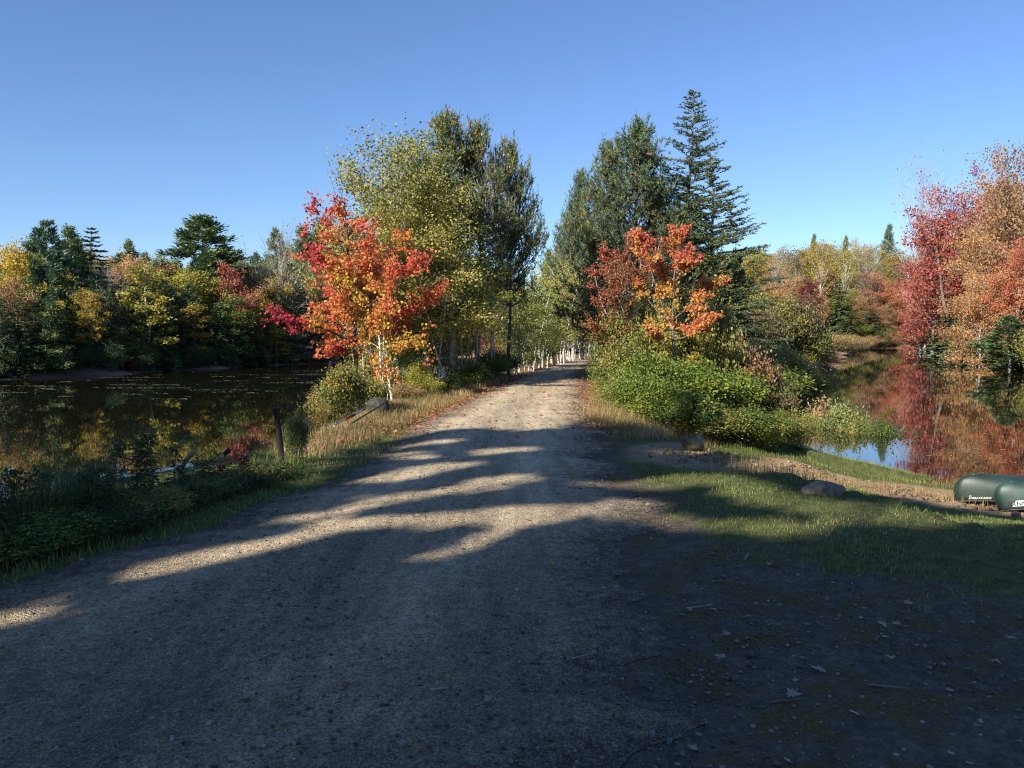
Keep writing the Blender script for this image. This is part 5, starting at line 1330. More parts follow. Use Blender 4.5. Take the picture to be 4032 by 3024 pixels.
def lettering(root_, G, body, s0, v0, h, mat, off=.014, xs=1., plate=None):
    """letters wrapped on the hull's side, turned over because the canoe lies upside down"""
    cu = bpy.data.curves.new('lettering', 'FONT'); cu.body = body; cu.size = 1.0; cu.offset = .022
    o = bpy.data.objects.new('tmp', cu); COL.objects.link(o)
    dg = bpy.context.evaluated_depsgraph_get(); me = bpy.data.meshes.new_from_object(o.evaluated_get(dg)); bpy.data.objects.remove(o)
    import bmesh
    bm = bmesh.new(); bm.from_mesh(me); bmesh.ops.triangulate(bm, faces=bm.faces); bmesh.ops.subdivide_edges(bm, edges=[e for e in bm.edges if e.calc_length() > .3], cuts=2); bmesh.ops.triangulate(bm, faces=bm.faces)
    w = G.shape[1]; nr = (w - 1) // 2
    xs_all = [v.co.x for v in bm.verts]; xm = max(xs_all)
    side = G[:, :nr + 1]                        # -y side: column 0 = gunwale, column nr = keel
    def world_at(dx, up_):                      # dx metres from the tip along x, up_ metres above the gunwale line
        X = -np.abs(G[0, 0, 0]) + dx
        si = np.interp(X, G[:, 0, 0], np.arange(G.shape[0])); a = int(min(si, G.shape[0] - 2)); f = si - a
        col = side[a] * (1 - f) + side[a + 1] * f
        zz = col[:, 2]; q = zz[0] + up_
        ri = np.interp(q, zz, np.arange(len(zz))); r0 = int(min(ri, len(zz) - 2)); g = ri - r0
        p = col[r0] * (1 - g) + col[r0 + 1] * g
        p = p.copy(); p[0] = X; return p - np.array([0, off, 0])
    for v in bm.verts:
        dx = s0 + (xm - v.co.x) * h * xs        # reversed: the text runs right to left when turned over
        up_ = v0 + (.72 - v.co.y) * h
        v.co = Vector(world_at(dx, up_))
    me2 = bpy.data.meshes.new('lettering'); bm.to_mesh(me2); me2.materials.append(mat)
    o = add('lettering', me2, root_)
    if plate:
        pm = MB(); a, b_, c_, d_ = plate; nn = 16
        xs_ = np.linspace(a, b_, nn); Vp = np.array([[world_at(x, z) + [0, off * .5, 0] for z in (c_, (c_ + d_) / 2, d_)] for x in xs_])
        pm.verts(Vp); i = np.arange(nn - 1)[:, None] * 3; j = np.arange(2)[None]
        pm.Q.append(np.stack([i + j, i + j + 1, i + 3 + j + 1, i + 3 + j], -1).reshape(-1, 4)); add('name_strip', pm.mesh('name_strip', M_WHITE), root_)
lettering(c1, G1_, "DISCOVERY", .17, .035, .046, M_DECAL, xs=1.25)
lettering(c1, G1_, "158", .18, .078, .022, M_DECAL, xs=1.2)
lettering(c2, G2_, "NNYS", .075, .060, .085, M_BLACK, off=.018, plate=(.055, .42, .05, .135))

# rowing boat on the left pond
rb, GRB = canoe('rowing_boat', "aluminium boat lying at the left bank behind the weeds, two oars sticking out", 3.2, .85, .30, .44, M_ALUD, (0, 0, 0), 0, upside=False)
pa = gp(121, 485, ZL + .02); pb = gp(228, 474, ZL + .35)
pa = at(118, 480, 16.6); pb = at(229, 468, 17.3)
cxy = (pa + pb) / 2; ang = math.atan2(pb[1] - pa[1], pb[0] - pa[0])
rb.location = (cxy[0], cxy[1], ZL - .10); rb.rotation_euler = (math.radians(9), math.radians(-6), ang)
for x in (-.9, 0, .9):
    s_ = MB(); s_.box((x, 0, .22), (.22, .86 if x == 0 else .72, .025)); add('seat', s_.mesh('seat', M_ALU), rb)
def shaft(name, label, p1, p2, r, mats, cat, blade=None):
    p1 = np.array(p1, float); p2 = np.array(p2, float)
    r_ = root(name, label, cat, tuple(p1)); d = p2 - p1
    s_ = MB(); s_.tube([d * 0, d * .78], [r, r], 8); add('shaft', s_.mesh('shaft', mats[0], True), r_)
    s_ = MB(); s_.tube([d * .78 - d * .01, d], [r * 1.15, r * 1.15], 8); add('grip', s_.mesh('grip', mats[1], True), r_)
    if blade:
        s_ = MB(); dd = unit(d); sd = unit(np.cross(dd, [0, 0, 1.]));
        P = np.array([d * 0 + sd * .03, -dd * .15 + sd * .09, -dd * .5 + sd * .08, -dd * .5 - sd * .08, -dd * .15 - sd * .09, d * 0 - sd * .03])
        up = np.cross(sd, dd) * .006; s_.verts(np.concatenate([P + up, P - up])); s_.Q.append(np.array([[0, 1, 4, 5], [1, 2, 3, 4], [6, 11, 10, 7], [7, 10, 9, 8], [0, 6, 7, 1], [1, 7, 8, 2], [2, 8, 9, 3], [3, 9, 10, 4], [4, 10, 11, 5], [5, 11, 6, 0]]))
        add('blade', s_.mesh('blade', M_ALU), r_)
    return r_
M_TAN = plainmat('tan_grip', (.30, .20, .10), .7)
shaft('oar', "white-shafted oar with a brown grip sticking up from the boat's left part", at(163, 482, 16.2), at(194, 452, 15.6), .045, (M_WHITE, M_TAN), 'oar', True)
shaft('oar', "second oar with a black grip, crossing the boat's right end", at(207, 470, 16.4), at(229, 450, 16.0), .042, (plainmat('grey_shaft', (.42, .44, .5), .5), M_BLACK), 'oar', True)

# leaning iron pipe
hb = hit(283, 470); top = at(276, 408, hb[1] - .05)
r_ = root('iron_pipe', "dark rusty iron pipe with a flared top leaning left at the pond bank", 'post', tuple(hb))
d = top - hb; s_ = MB(); s_.tube([d * -.2, d * .97, d], [.036, .035, .046], 12); add('pipe', s_.mesh('pipe', M_RUST, True), r_)
s_ = MB(); s_.tube([d * .985, d * 1.005], [.05, .05], 12); add('cap', s_.mesh('cap', M_RUST), r_)

def rock(name, label, px, py, sz, seed, mat, sink=.3, rz=0, squ=.75):
    import bmesh
    bm = bmesh.new(); bmesh.ops.create_icosphere(bm, subdivisions=4, radius=1)
    R = np.random.default_rng(seed); pl = unit(R.normal(size=(9, 3)))
    for v in bm.verts:
        c = np.array(v.co); 
        for q in pl:
            dd = c @ q
            if dd > squ: c = c - q * (dd - squ) * .85
        n_ = float(fbm(c[0] * 2 + seed, c[1] * 2 + c[2] * 1.7, seed, 3)) - .5
        c = c * (1 + n_ * .22); v.co = Vector(c * np.array(sz) * .5)
    me = bpy.data.meshes.new(name); bm.to_mesh(me); me.materials.append(mat)
    me.polygons.foreach_set("use_smooth", np.ones(len(me.polygons), bool))
    h = hit(px, py); o = add(name, me); o.location = (h[0], h[1], h[2] + sz[2] * (.5 - sink)); o.rotation_euler = (0, 0, rz)
    return tag(o, label, 'rock')
M_ROCK = plainmat('granite', (.09, .08, .06), .95, 0, 13, (.23, .20, .155), 1.)
M_ROCKM = plainmat('mossy_granite', (.05, .05, .035), .9, 0, 6, (.20, .19, .11), .9)
M_STUMP = plainmat('charred_stump', (.012, .011, .01), .95, 0, 14, (.075, .07, .06), 1.)
rock('boulder', "mossy wedge-shaped boulder in the shade where turf meets the sandy launch", 693, 449, (.40, .34, .32), 3, M_ROCKM, .28, .3, .68)
rock('boulder', "low rounded pale boulder in the sunlit grass by the sandy launch", 823, 494, (.44, .34, .22), 8, M_ROCK, .38, .1, .82)
st = rock('stump', "dark round weathered stump half wrapped by twigs under the red maple", 378, 414, (.46, .42, .40), 5, M_STUMP, .15, 0, .85); st['category'] = 'stump'
rock('stone', "pale grey stone on the far left shore near the orange bush", 252, 366, (1.1, .6, .8), 9, M_ROCK, .1)
rock('stone', "small reddish stone under the bow of the right-hand canoe", 1016, 517, (.14, .10, .10), 10, plainmat('brick_pink', (.36, .16, .12), .8), .2)
# marker pole and ski-like pole in the grass
M_RED = plainmat('red_paint', (.5, .06, .03), .5); M_OLIVE = plainmat('olive_rod', (.17, .15, .07), .8)
p1 = hit(334, 434); p2 = hit(352, 428); p1[2] += .13; p2[2] += .2
r_ = root('marker_pole', "fallen white reflector pole with red and black bands in the sunny grass", 'pole', tuple(p1)); d = p2 - p1
for a, b_, rr_, mt, nm in [(0, .38, .014, M_WHITE, 'shaft'), (.38, .55, .024, M_RED, 'band'), (.55, .72, .024, M_BLACK, 'band'), (.72, 1.0, .022, M_WHITE, 'sleeve'), (1.0, 1.12, .014, M_BLACK, 'tip')]:
    s_ = MB(); s_.tube([d * a * 1.6, d * b_ * 1.6], [rr_, rr_], 8); add(nm, s_.mesh(nm, mt, True), r_)
q1 = hit(362, 424); q2 = hit(384, 416); q1[2] += .12; q2[2] += .24
s_ = MB(); s_.tube([q1 * 0 - (q2 - q1) * .5, q2 - q1], [.016, .016], 7); o = add('rod', s_.mesh('rod', M_OLIVE, True)); o.location = q1; tag(o, "long olive rod lying in the grass against the dark stump", 'rod')
# black stubble tuft at the road's left side
h = hit(373, 457); s_ = MB()
for k in range(11):
    a = [random.uniform(-.14, .14), random.uniform(-.06, .06), 0]; s_.tube([a, [a[0] + random.uniform(-.03, .03), a[1], random.uniform(.1, .2)]], [.006, .003], 4)
o = add('twig_tuft', s_.mesh('twig_tuft', M_BARKD)); o.location = tuple(h); tag(o, "tuft of short blackened stems at the left edge of the road", 'plant')

# cabin in the shade beyond the left pond
Yc = shoreY(275, ZL, POND_L) + 5.5
def cbox(parent, nm, c, sz, mat): s_ = MB(); s_.box(c, sz); return add(nm, s_.mesh(nm, mat), parent)
M_CAB = plainmat('dark_siding', (.025, .028, .034), .8, 0, 8, (.05, .052, .06)); M_TRIM = plainmat('grey_trim', (.26, .27, .28), .7); M_GLASS = plainmat('dark_glass', (.01, .011, .013), .12)
xc = xat(272, Yc, 350); zc = float(zg(xc, Yc)); cab = root('cabin', "dark shaded cabin with pale window frames and a deck behind the shore saplings", 'cabin', (xc, Yc, zc))
k_ = Yc / F
def pxz(px, py): q = at(px, py, Yc); return q[0] - xc, q[2] - zc
xA, zT = pxz(243, 330); xB, zB = pxz(300, 366)
cbox(cab, 'wall', ((xA + xB) / 2, 2.2, zT / 2), (xB - xA, 4, zT + .6), M_CAB)
rf = MB(); w_ = (xB - xA) / 2 + .5; rf.verts([[-w_, -.3, zT], [w_, -.3, zT], [w_, 2.2, zT + 1.2], [-w_, 2.2, zT + 1.2], [-w_, 4.7, zT], [w_, 4.7, zT]] + np.array([(xA + xB) / 2, 0, .32])); rf.Q.append(np.array([[0, 1, 2, 3], [3, 2, 5, 4], [0, 4, 5, 1]])); rf.T.append(np.array([[0, 3, 4], [1, 5, 2]])); add('roof', rf.mesh('roof', M_BARKD), cab)
for a, b_ in [(247, 255), (255.5, 263), (263.5, 270)]:
    x0, z1 = pxz(a, 341.5); x1, z0 = pxz(b_, 352)
    f_ = cbox(cab, 'window', ((x0 + x1) / 2, .17, (z0 + z1) / 2), (x1 - x0 - .05, .04, z1 - z0), M_GLASS)
    for c_, sz in [(((x0 + x1) / 2, .12, z1), (x1 - x0, .07, .06)), (((x0 + x1) / 2, .12, z0), (x1 - x0, .07, .06)), ((x0, .12, (z0 + z1) / 2), (.06, .07, z1 - z0)), ((x1, .12, (z0 + z1) / 2), (.06, .07, z1 - z0)), (((x0 + x1) / 2, .12, (z0 + z1) / 2), (x1 - x0, .05, .04))]:
        cbox(f_, 'frame', c_, sz, M_TRIM)
Yd = Yc - 1.2; xd0 = at(282, 350, Yd)[0]; xd1 = at(311, 350, Yd)[0]; zr1 = at(290, 345.5, Yd)[2]; zr0 = at(290, 352.5, Yd)[2]
dk = root('deck', "raised wooden deck with grey railings on posts beside the cabin", 'deck', ((xd0 + xd1) / 2, Yd, float(zg((xd0 + xd1) / 2, Yd)))); zb = dk.location[2]; wd = xd1 - xd0
cbox(dk, 'floor', (0, .6, zr0 - zb), (wd, 1.3, .09), M_TRIM); cbox(dk, 'rail', (0, 0, zr1 - zb), (wd, .06, .06), M_TRIM)
for q in np.linspace(-wd / 2, wd / 2, 7): cbox(dk, 'baluster', (q, 0, (zr0 + zr1) / 2 - zb), (.045, .045, zr1 - zr0), M_TRIM)
for q in (-wd / 2 + .1, 0, wd / 2 - .1): cbox(dk, 'post', (q, .1, (zr0 - zb) / 2 - .2), (.12, .12, zr0 - zb + .4), M_BARK)

# lily pads on the left pond, leaves drifting on the right pond
def pads(name, poly, z, n, size, mat, label, rows, seed):
    R = np.random.default_rng(seed); Cs = []
    for (px0, px1, py, dens) in rows:
        for _ in range(int(dens)):
            px = R.uniform(px0, px1); p = gp(px, py + R.normal() * .13, z); Cs.append(p)
    C = np.array(Cs); C[:, 2] = z + .006 + R.uniform(0, .004, len(C))
    s_ = sdf(poly, C[:, 0], C[:, 1]); C = C[s_ < -.4]
    sc = size * R.uniform(.6, 1.2, len(C))[:, None]
    mb = MB(); ang = np.arange(8) * math.pi / 4
    ring = C[:, None] + sc[:, :, None] * np.stack([np.cos(ang), np.sin(ang), ang * 0], 1)[None]
    for a in (0, 2, 4):
        mb.quads(np.stack([ring[:, 0], ring[:, (a + 1)], ring[:, (a + 2)], ring[:, (a + 3) % 8]], 1), R.uniform(0, 1, len(C)))
    o = add(name, mb.mesh(name, mat), kind='stuff', label=label)
M_PAD = leafmat('pads', [(.10, .11, .06), (.24, .24, .15), (.38, .37, .27)], 0, .4)
R_ = np.random.default_rng(12); rows = []
for k in range(95):
    py = 368 + 30 * R_.random() ** 1.7; px = R_.uniform(-10, 500); w = R_.uniform(3, 26); rows.append((px, px + w, py, w * R_.uniform(.5, 1.6)))
for a in [(100, 165, 377.5, 50), (110, 180, 385, 80), (105, 190, 388, 90), (0, 60, 386, 60), (210, 330, 375, 90), (300, 430, 371, 120), (190, 260, 390, 50), (150, 190, 399, 25), (262, 330, 383, 60)]: rows.append(a)
pads('lily_pads', POND_L, ZL, 0, .055, M_PAD, "broken lines of pale lily pads floating on the left pond", rows, 4)
rows = [(R_.uniform(800, 1010), R_.uniform(1010, 1024), 355 + 110 * R_.random() ** 1.3, R_.integers(1, 7)) for _ in range(130)] + [(960, 1010, 354, 40), (975, 1024, 361, 70), (990, 1030, 366, 80), (740, 850, 382, 60), (780, 840, 376, 60), (850, 900, 372, 50), (850, 960, 392, 50), (930, 1000, 358, 70)]
pads('floating_leaves', POND_R, ZR, 0, .03, leafmat('floaters', [(.30, .13, .07), (.45, .28, .16), (.5, .40, .28)], 0, .6), "small fallen leaves floating on the right pond", rows, 5)

# ------------------------------------------------------------------ grass, litter, stones
def blades(name, pts, h, w, mat, label, seed, lean=.35, tonefn=None):
    R = np.random.default_rng(seed); n = len(pts); x, y = pts[:, 0], pts[:, 1]; z = zg(x, y) - .01
    P = np.stack([x, y, z], 1); H = (h * R.uniform(.45, 1.25, n))[:, None]
    a = R.uniform(0, 6.283, n); d = np.stack([np.cos(a), np.sin(a), 0 * a], 1); sd = np.stack([-np.sin(a), np.cos(a), 0 * a], 1)
    b_ = R.uniform(0, 1, n)[:, None] * lean; wv = sd * (w * R.uniform(.7, 1.3, n))[:, None]
    mid = P + d * H * b_ * .45 + [0, 0, 1] * H * .6; tip = P + d * H * b_ * 1.5 + [0, 0, 1] * H * R.uniform(.8, 1, n)[:, None]
    tone = np.clip(.45 + (fbm(x * .9, y * .9, 8) - .5) * 1.1 + R.normal(size=n) * .16, 0, 1) if tonefn is None else tonefn(x, y, R)
    mb = MB(); mb.quads(np.stack([P - wv, P + wv, mid + wv * .6, mid - wv * .6], 1), tone); mb.tris(np.stack([mid - wv * .6, mid + wv * .6, tip], 1), tone)
    return add(name, mb.mesh(name, mat), kind='stuff', label=label)
LM_GRASS = leafmat('grass_blades', [(.08, .125, .035), (.14, .205, .045), (.22, .27, .065), (.35, .33, .12), (.48, .40, .20)], .35, pos=[0, .35, .6, .82, 1])
LM_DRY = leafmat('dry_blades', [(.15, .13, .05), (.28, .21, .09), (.42, .31, .14), (.52, .40, .22)], .35)
def scatter(n, x0, x1, y0, y1, seed, p=1.0):
    R = np.random.default_rng(seed); y = y0 + (y1 - y0) * R.random(n) ** p; return np.stack([R.uniform(x0, x1, n), y], 1), R
pts, R = scatter(420000, -9, 15, 3.5, 22, 21, 1.25)
x, y = pts.T; g = grass_mask(x, y); s1 = sdf(POND_L, x, y); s2 = sdf(POND_R, x, y)
infr = np.abs(x) < y * .70 + .6
keep = (g * (.55 + .9 * fbm(x * 1.7, y * 1.7, 49, 3)) > R.uniform(.15, 1.0, len(x))) & (s1 > .1) & (s2 > .15) & infr & ((x > xr_of(y) - .1) | (x < xl_of(y) + .05)) & (R.random(len(x)) < np.clip(9 / np.maximum(y, 5), .25, 1))
pts_g = pts[keep]
left = pts_g[:, 0] < 0
blades('grass', pts_g[left], .075, .0032, LM_GRASS, "shaded green grass on the verge left of the road", 22, .9)
dry = (pts_g[:, 1] > 13) & (~left)
blades('lawn', pts_g[(~left) & ~dry], .048, .0032, LM_GRASS, "green lawn in patches of sun right of the road", 23, 1.0)
blades('verge_grass', pts_g[dry], .085, .004, LM_GRASS, "longer grass near the brambles and the right pond", 24)
# tufts of taller grass along the launch edge, and dry tan grass
def tufts(specs, seed):
    R = np.random.default_rng(seed); out = []
    for px, py, n, rad in specs:
        h = hit(px, py); out.append(np.stack([h[0] + R.normal(size=n) * rad, h[1] + R.normal(size=n) * rad], 1))
    return np.concatenate(out)
R_ = np.random.default_rng(31)
sp = [(px, 419 + (px - 600) * .22 + R_.normal() * 5, 170, .22) for px in np.arange(592, 700, 5)] + [(px, 408 + (px - 590) * .3, 60, .2) for px in np.arange(590, 640, 4)]
blades('dry_grass', tufts(sp, 32), .2, .0038, LM_DRY, "tall tan dry grass in front of the brambles", 33, 1.0)
sp = [(px, 436 - (px - 300) * .28 + R_.normal() * 4, 150, .2) for px in np.arange(296, 470, 3.)] + [(px, 455 - (px - 295) * .3 + R_.normal() * 5, 120, .2) for px in np.arange(295, 400, 4.)]
tt = tufts(sp, 34); tt = tt[(tt[:, 0] < xl_of(tt[:, 1]) - .15) & (sdf(POND_L, tt[:, 0], tt[:, 1]) > .1)]
blades('dry_bank_grass', tt, .17, .0035, LM_DRY, "golden dry grass on the sunny bank under the maple", 35, .6)
sp = [(px, 425 - (px - 395) * .42 + R_.normal() * 2, 60, .18) for px in np.arange(395, 560, 3.)]
tt = tufts(sp, 36); tt = tt[(tt[:, 0] < xl_of(tt[:, 1]) - .1)]
blades('roadside_grass', tt, .2, .005, LM_DRY, "tan weedy grass along the road's left edge past the maple", 37, .5)
sp = [(px, 468 + (px - 720) * .135 + R_.normal() * 1.5, 22, .1) for px in np.arange(720, 1010, 7.)]
blades('grass_tufts', tufts(sp, 38), .20, .003, LM_DRY, "thin dry grass stalks along the edge of the sandy launch", 39, .5)
sp = [(R_.uniform(20, 300), 0, 0, 0) for _ in range(1)]
sp = [(px, 566 - px * .33 + R_.normal() * 6, 60, .12) for px in np.arange(-10, 300, 6.)]
tt = tufts(sp, 40); tt = tt[tt[:, 0] < xl_of(tt[:, 1]) - .5]
blades('bank_grass', tt, .24, .0045, LM_GRASS, "long shaded grass at the foot of the left bank weeds", 41, .9)
sp = [(px, 545 - px * .3 + R_.normal() * 3, 70, .14) for px in np.arange(-10, 110, 5.)]
blades('sedge', tufts(sp, 42), .5, .005, LM('weed'), "arching sedge at the water's edge of the near left bank", 43, 1.1)
# stubble over the bare ground at the lower right
pts, R = scatter(60000, -.5, 8, 2.2, 10, 44, 1.3); x, y = pts.T
keep = (fbm(x * 1.1, y * 1.1, 71, 4) > .52) & (np.abs(x) < y * .7 + .3) & (x > .3 - (y - 3) * .05) & (grass_mask(x, y) < .9) & (R.random(len(x)) < .8)
blades('thatch', pts[keep], .022, .0022, leafmat('thatch', [(.05, .045, .02), (.10, .08, .035), (.16, .12, .055)], .1), "sparse flattened brown grass over the bare ground", 45, 1.8, lambda x, y, R: R.uniform(0, 1, len(x)))

# fallen leaves: scattered small ones
def flat_leaves(name, x, y, size, mat, label, seed, tone=None, zoff=.012):
    R = np.random.default_rng(seed); n = len(x); inroad = (x > xl_of(y)) & (x < xr_of(y))
    z = zg(x, y) + zoff + np.where(inroad, .045, 0)
    a = R.uniform(0, 6.283, n); s_ = size * R.uniform(.6, 1.25, n)
    mb = MB(); k = 5; C = np.stack([x, y, z], 1); T = R.uniform(0, 1, n) if tone is None else tone
    e1 = np.stack([np.cos(a), np.sin(a), R.normal(size=n) * .22], 1) * s_[:, None] * .5; e2 = np.stack([-np.sin(a), np.cos(a), R.normal(size=n) * .22], 1) * s_[:, None] * .5
    cup = np.stack([0 * a, 0 * a, s_ * R.uniform(.0, .22, n)], 1)
    mb.quads(np.stack([C - e1, C + e2 * .5 - e1 * .35, C + e2 + cup, C], 1), T); mb.quads(np.stack([C, C + e2 + cup, C + e1 * .6 + e2 * .35, C + e1 * 1.1 + cup], 1), T)
    mb.quads(np.stack([C - e1, C, C - e2 + cup, C - e2 * .5 - e1 * .35], 1), T); mb.quads(np.stack([C, C + e1 * 1.1 + cup, C + e1 * .6 - e2 * .35, C - e2 + cup], 1), T)
    return add(name, mb.mesh(name, mat), kind='stuff', label=label)
R = np.random.default_rng(51); yy = R.uniform(12.5, 55, 6000); off = np.abs(R.normal(size=6000)) * .38
sideL = R.random(6000) < .5
xx = np.where(sideL, xl_of(yy) + off - .3, xr_of(yy) - off + .3)
LM_LIT = leafmat('litter', [(.36, .25, .15), (.42, .24, .12), (.45, .17, .08), (.38, .08, .05), (.24, .05, .04)], .15)
flat_leaves('leaf_litter', xx, yy, .06, LM_LIT, "orange and red leaves drifted along both edges of the road", 52)
yy = R.uniform(11, 26, 330); xx = xl_of(yy) + (xr_of(yy) - xl_of(yy)) * R.random(330)
flat_leaves('scattered_leaves', xx, yy, .075, LM_LIT, "red and orange leaves scattered over the sunny road", 53)
R2 = np.random.default_rng(54); px_ = R2.uniform(310, 470, 420); py_ = 446 - (px_ - 310) * .25 + R2.normal(size=420) * 7
hh = np.array([hit(a, b_, 40) for a, b_ in zip(px_, py_)]); flat_leaves('bank_leaves', hh[:, 0], hh[:, 1], .065, LM_LIT, "bright fallen leaves in the grass under the red maple", 55, zoff=.07)
yy = R.uniform(2.4, 11, 260); xx = R.uniform(-1, 1, 260) * yy * .66
flat_leaves('dull_leaves', xx, yy, .04, leafmat('dull_litter', [(.16, .12, .09), (.26, .21, .17), (.36, .32, .28)], .1), "small dull leaf scraps and chips over the shaded ground", 56, zoff=.012)
# the larger leaves one can point to
M_LT = leafmat('pale_leaf', [(.26, .21, .16), (.40, .34, .27)], .1); M_LY = leafmat('yellow_leaf', [(.50, .32, .10), (.60, .42, .16)], .2); M_LR = leafmat('red_leaf', [(.34, .07, .04), (.42, .1, .05)], .2)
def one_leaf(px, py, size, mat, label, seed):
    R = np.random.default_rng(seed); h = hit(px, py); inr = xl_of(h[1]) < h[0] < xr_of(h[1])
    out = [(0, -.5), (.14, -.22), (.45, -.30), (.36, -.06), (.52, .12), (.26, .14), (.20, .34), (0, .58), (-.20, .34), (-.26, .14), (-.52, .12), (-.36, -.06), (-.45, -.30), (-.14, -.22)]
    mb = MB(); c = [0, 0, size * .05]; P = [[a * size * (.85 + .3 * R.random()), b_ * size * (.8 + .3 * R.random()), size * (.05 + .22 * abs(a) * R.uniform(.3, 1.6) + .1 * R.random())] for a, b_ in out]
    b0 = mb.verts([c] + P, .5); n = len(P); mb.T.append(np.array([[0, 1 + k, 1 + (k + 1) % n] for k in range(n)]))
    st_ = curve([0, -.5 * size, size * .06], [0, -1, .1], size * .5, 4, R=R, wob=.2); mb.tube(st_, .0018, 4)
    o = add('fallen_leaf', mb.mesh('fallen_leaf', mat)); o.location = (h[0], h[1], h[2] + (.05 if inr else .012)); o.rotation_euler = (R.normal() * .12, R.normal() * .12, R.uniform(0, 6.28))
    tag(o, label, 'leaf')
for k, (px, py, s_, mt, lab) in enumerate([
 (350, 697, .085, M_LY, "yellow-tan fallen leaf lying alone on the gravel, lower centre-left"), (276.5, 666, .06, M_LT, "small pale curled leaf on dark gravel left of the yellow-tan one"), (273, 561, .10, M_LT, "pale leaf on the gravel by the streak of sunlight at the left"),
 (721, 663, .085, leafmat('brown_leaf', [(.30, .20, .15), (.36, .26, .2)], .1), "brownish pink lobed leaf in the dark ground, lower right of centre"), (792, 701, .09, M_LT, "whitest curled leaf on bare ground at the lower right"), (819, 675, .08, M_LT, "pale folded leaf next to a small stick, above the whitest leaf"),
 (727, 638, .07, M_LT, "pale slim leaf above the brownish pink one"), (769, 567, .08, M_LT, "bent pale leaf on the dirt near the edge of the lawn shadow"), (882, 627, .07, M_LY, "cream leaf, left one of a pair on the right side"), (897, 628, .07, M_LT, "cream leaf, right one of a pair on the right side"),
 (907, 608, .08, leafmat('tan_leaf', [(.34, .27, .18), (.4, .32, .22)], .1), "tan leaf on thatch above the cream pair"), (1011, 641, .08, M_LT, "pale leaf near the right picture edge"), (995, 667, .08, M_LT, "long pale leaf below the one near the right edge"), (890, 663, .06, M_LY, "small orange-cream leaf amid brown thatch at the right"),
 (604, 598, .05, M_LT, "pale leaf scrap on the gravel left of the brown tuft"), (552, 572, .06, M_LY, "tan pebble-like leaf at the middle of the road"), (406, 463, .07, M_LR, "dark red leaf standing on the shaded left road side"), (446, 497, .06, M_LR, "dark curled leaf scrap in the middle of the shaded road"),
 (748, 620, .045, M_LT, "tiny pale chip right of centre on the dark ground"), (856, 560, .05, M_LT, "small pale leaf at the upper edge of the bare ground")]):
    one_leaf(px, py, s_ * .8, mt, lab, 600 + k)
def stick(px, py, L, r, ang, mat, label, seed):
    R = np.random.default_rng(seed); h = hit(px, py); mb = MB(); mb.tube(curve([0, 0, r], [math.cos(ang), math.sin(ang), 0.02], L, 6, R=R, wob=.06), np.linspace(r, r * .6, 6), 6)
    o = add('stick', mb.mesh('stick', mat, True)); inr = xl_of(h[1]) < h[0] < xr_of(h[1]); o.location = (h[0], h[1], h[2] + (.035 if inr else .004)); tag(o, label, 'stick')
for k, a in enumerate([(686, 611, .16, .005, .1, M_PALE, "thin grey stick on the bare ground below the lawn edge"), (770, 708, .15, .006, .05, M_BARK, "brown stick just under the whitest curled leaf"), (868, 690, .17, .007, -.35, M_BARK, "thicker dark stick between brown thatch patches at the lower right"), (812, 670, .07, .006, -.9, M_PALE, "short stick leaning beside the pale folded leaf"),
    (745, 562, .12, .006, 1.2, M_PALE, "curved pale twig on dirt in the upper right ground"), (572, 670, .12, .005, .5, M_PALE, "thin pale twig lying right of the road centre"), (430, 701, .14, .006, .2, M_PALE, "broken pale twig in the brown tuft at the lower centre"), (850, 717, .05, .005, -1., M_PALE, "tiny white stick below the whitest leaf")]):
    stick(*a, 700 + k)
# stones in the gravel
def stones(name, x, y, smin, smax, mat, label, seed, zoff=.0):
    R = np.random.default_rng(seed); n = len(x); ph = (1 + 5 ** .5) / 2
    base = unit(np.array([[1, 1, 1], [1, -1, -1], [-1, 1, -1], [-1, -1, 1], [1, 1, -1], [-1, 1, 1], [1, -1, 1], [-1, -1, -1]], float))
    Q = np.array([[4, 0, 5, 2], [1, 7, 3, 6], [4, 1, 6, 0], [2, 5, 3, 7], [0, 6, 3, 5], [4, 2, 7, 1]])
    s_ = smin * (smax / smin) ** (R.random(n) ** 2.6)
    sc = np.stack([s_ * R.uniform(.7, 1.3, n), s_ * R.uniform(.6, 1.1, n), s_ * R.uniform(.35, .7, n)], 1) * .5
    V = base[None] * (1 + R.normal(size=(n, 8, 1)) * .14) * sc[:, None]
    a = R.uniform(0, 6.283, n); c_, s2_ = np.cos(a)[:, None], np.sin(a)[:, None]
    Vx = V[..., 0] * c_ - V[..., 1] * s2_; Vy = V[..., 0] * s2_ + V[..., 1] * c_
    inroad = (x > xl_of(y)) & (x < xr_of(y)); z = zg(x, y) + np.where(inroad, .036, 0) + s_ * .16 + zoff
    V = np.stack([Vx + x[:, None], Vy + y[:, None], V[..., 2] + z[:, None]], -1)
    mb = MB(); mb.verts(V, np.repeat(R.random(n), 8)); mb.Q.append((np.arange(n)[:, None, None] * 8 + Q[None]).reshape(-1, 4))
    return add(name, mb.mesh(name, mat), kind='stuff', label=label)
M_STONE = leafmat('gravel_stone', [(.05, .047, .045), (.13, .12, .105), (.21, .195, .17), (.36, .335, .30)], 0, .8, pos=[0, .5, .85, 1])
R = np.random.default_rng(61); n = 34000; yy = 2.3 + 16 * R.random(n) ** 1.7; xx = R.uniform(-1, 1, n) * (yy * .68 + .2)
kp = ((xx > xl_of(yy) + .1)) & (grass_mask(xx, yy) < .4) & (sand_mask(xx, yy) < .5)
stones('gravel', xx[kp], yy[kp], .007, .034, M_STONE, "loose small stones and grit over road and bare ground", 62)
n = 380; yy = 2.3 + 14 * R.random(n) ** 1.5; xx = R.uniform(-.4, 1, n) * (yy * .68 + .2); kp = grass_mask(xx, yy) < .5
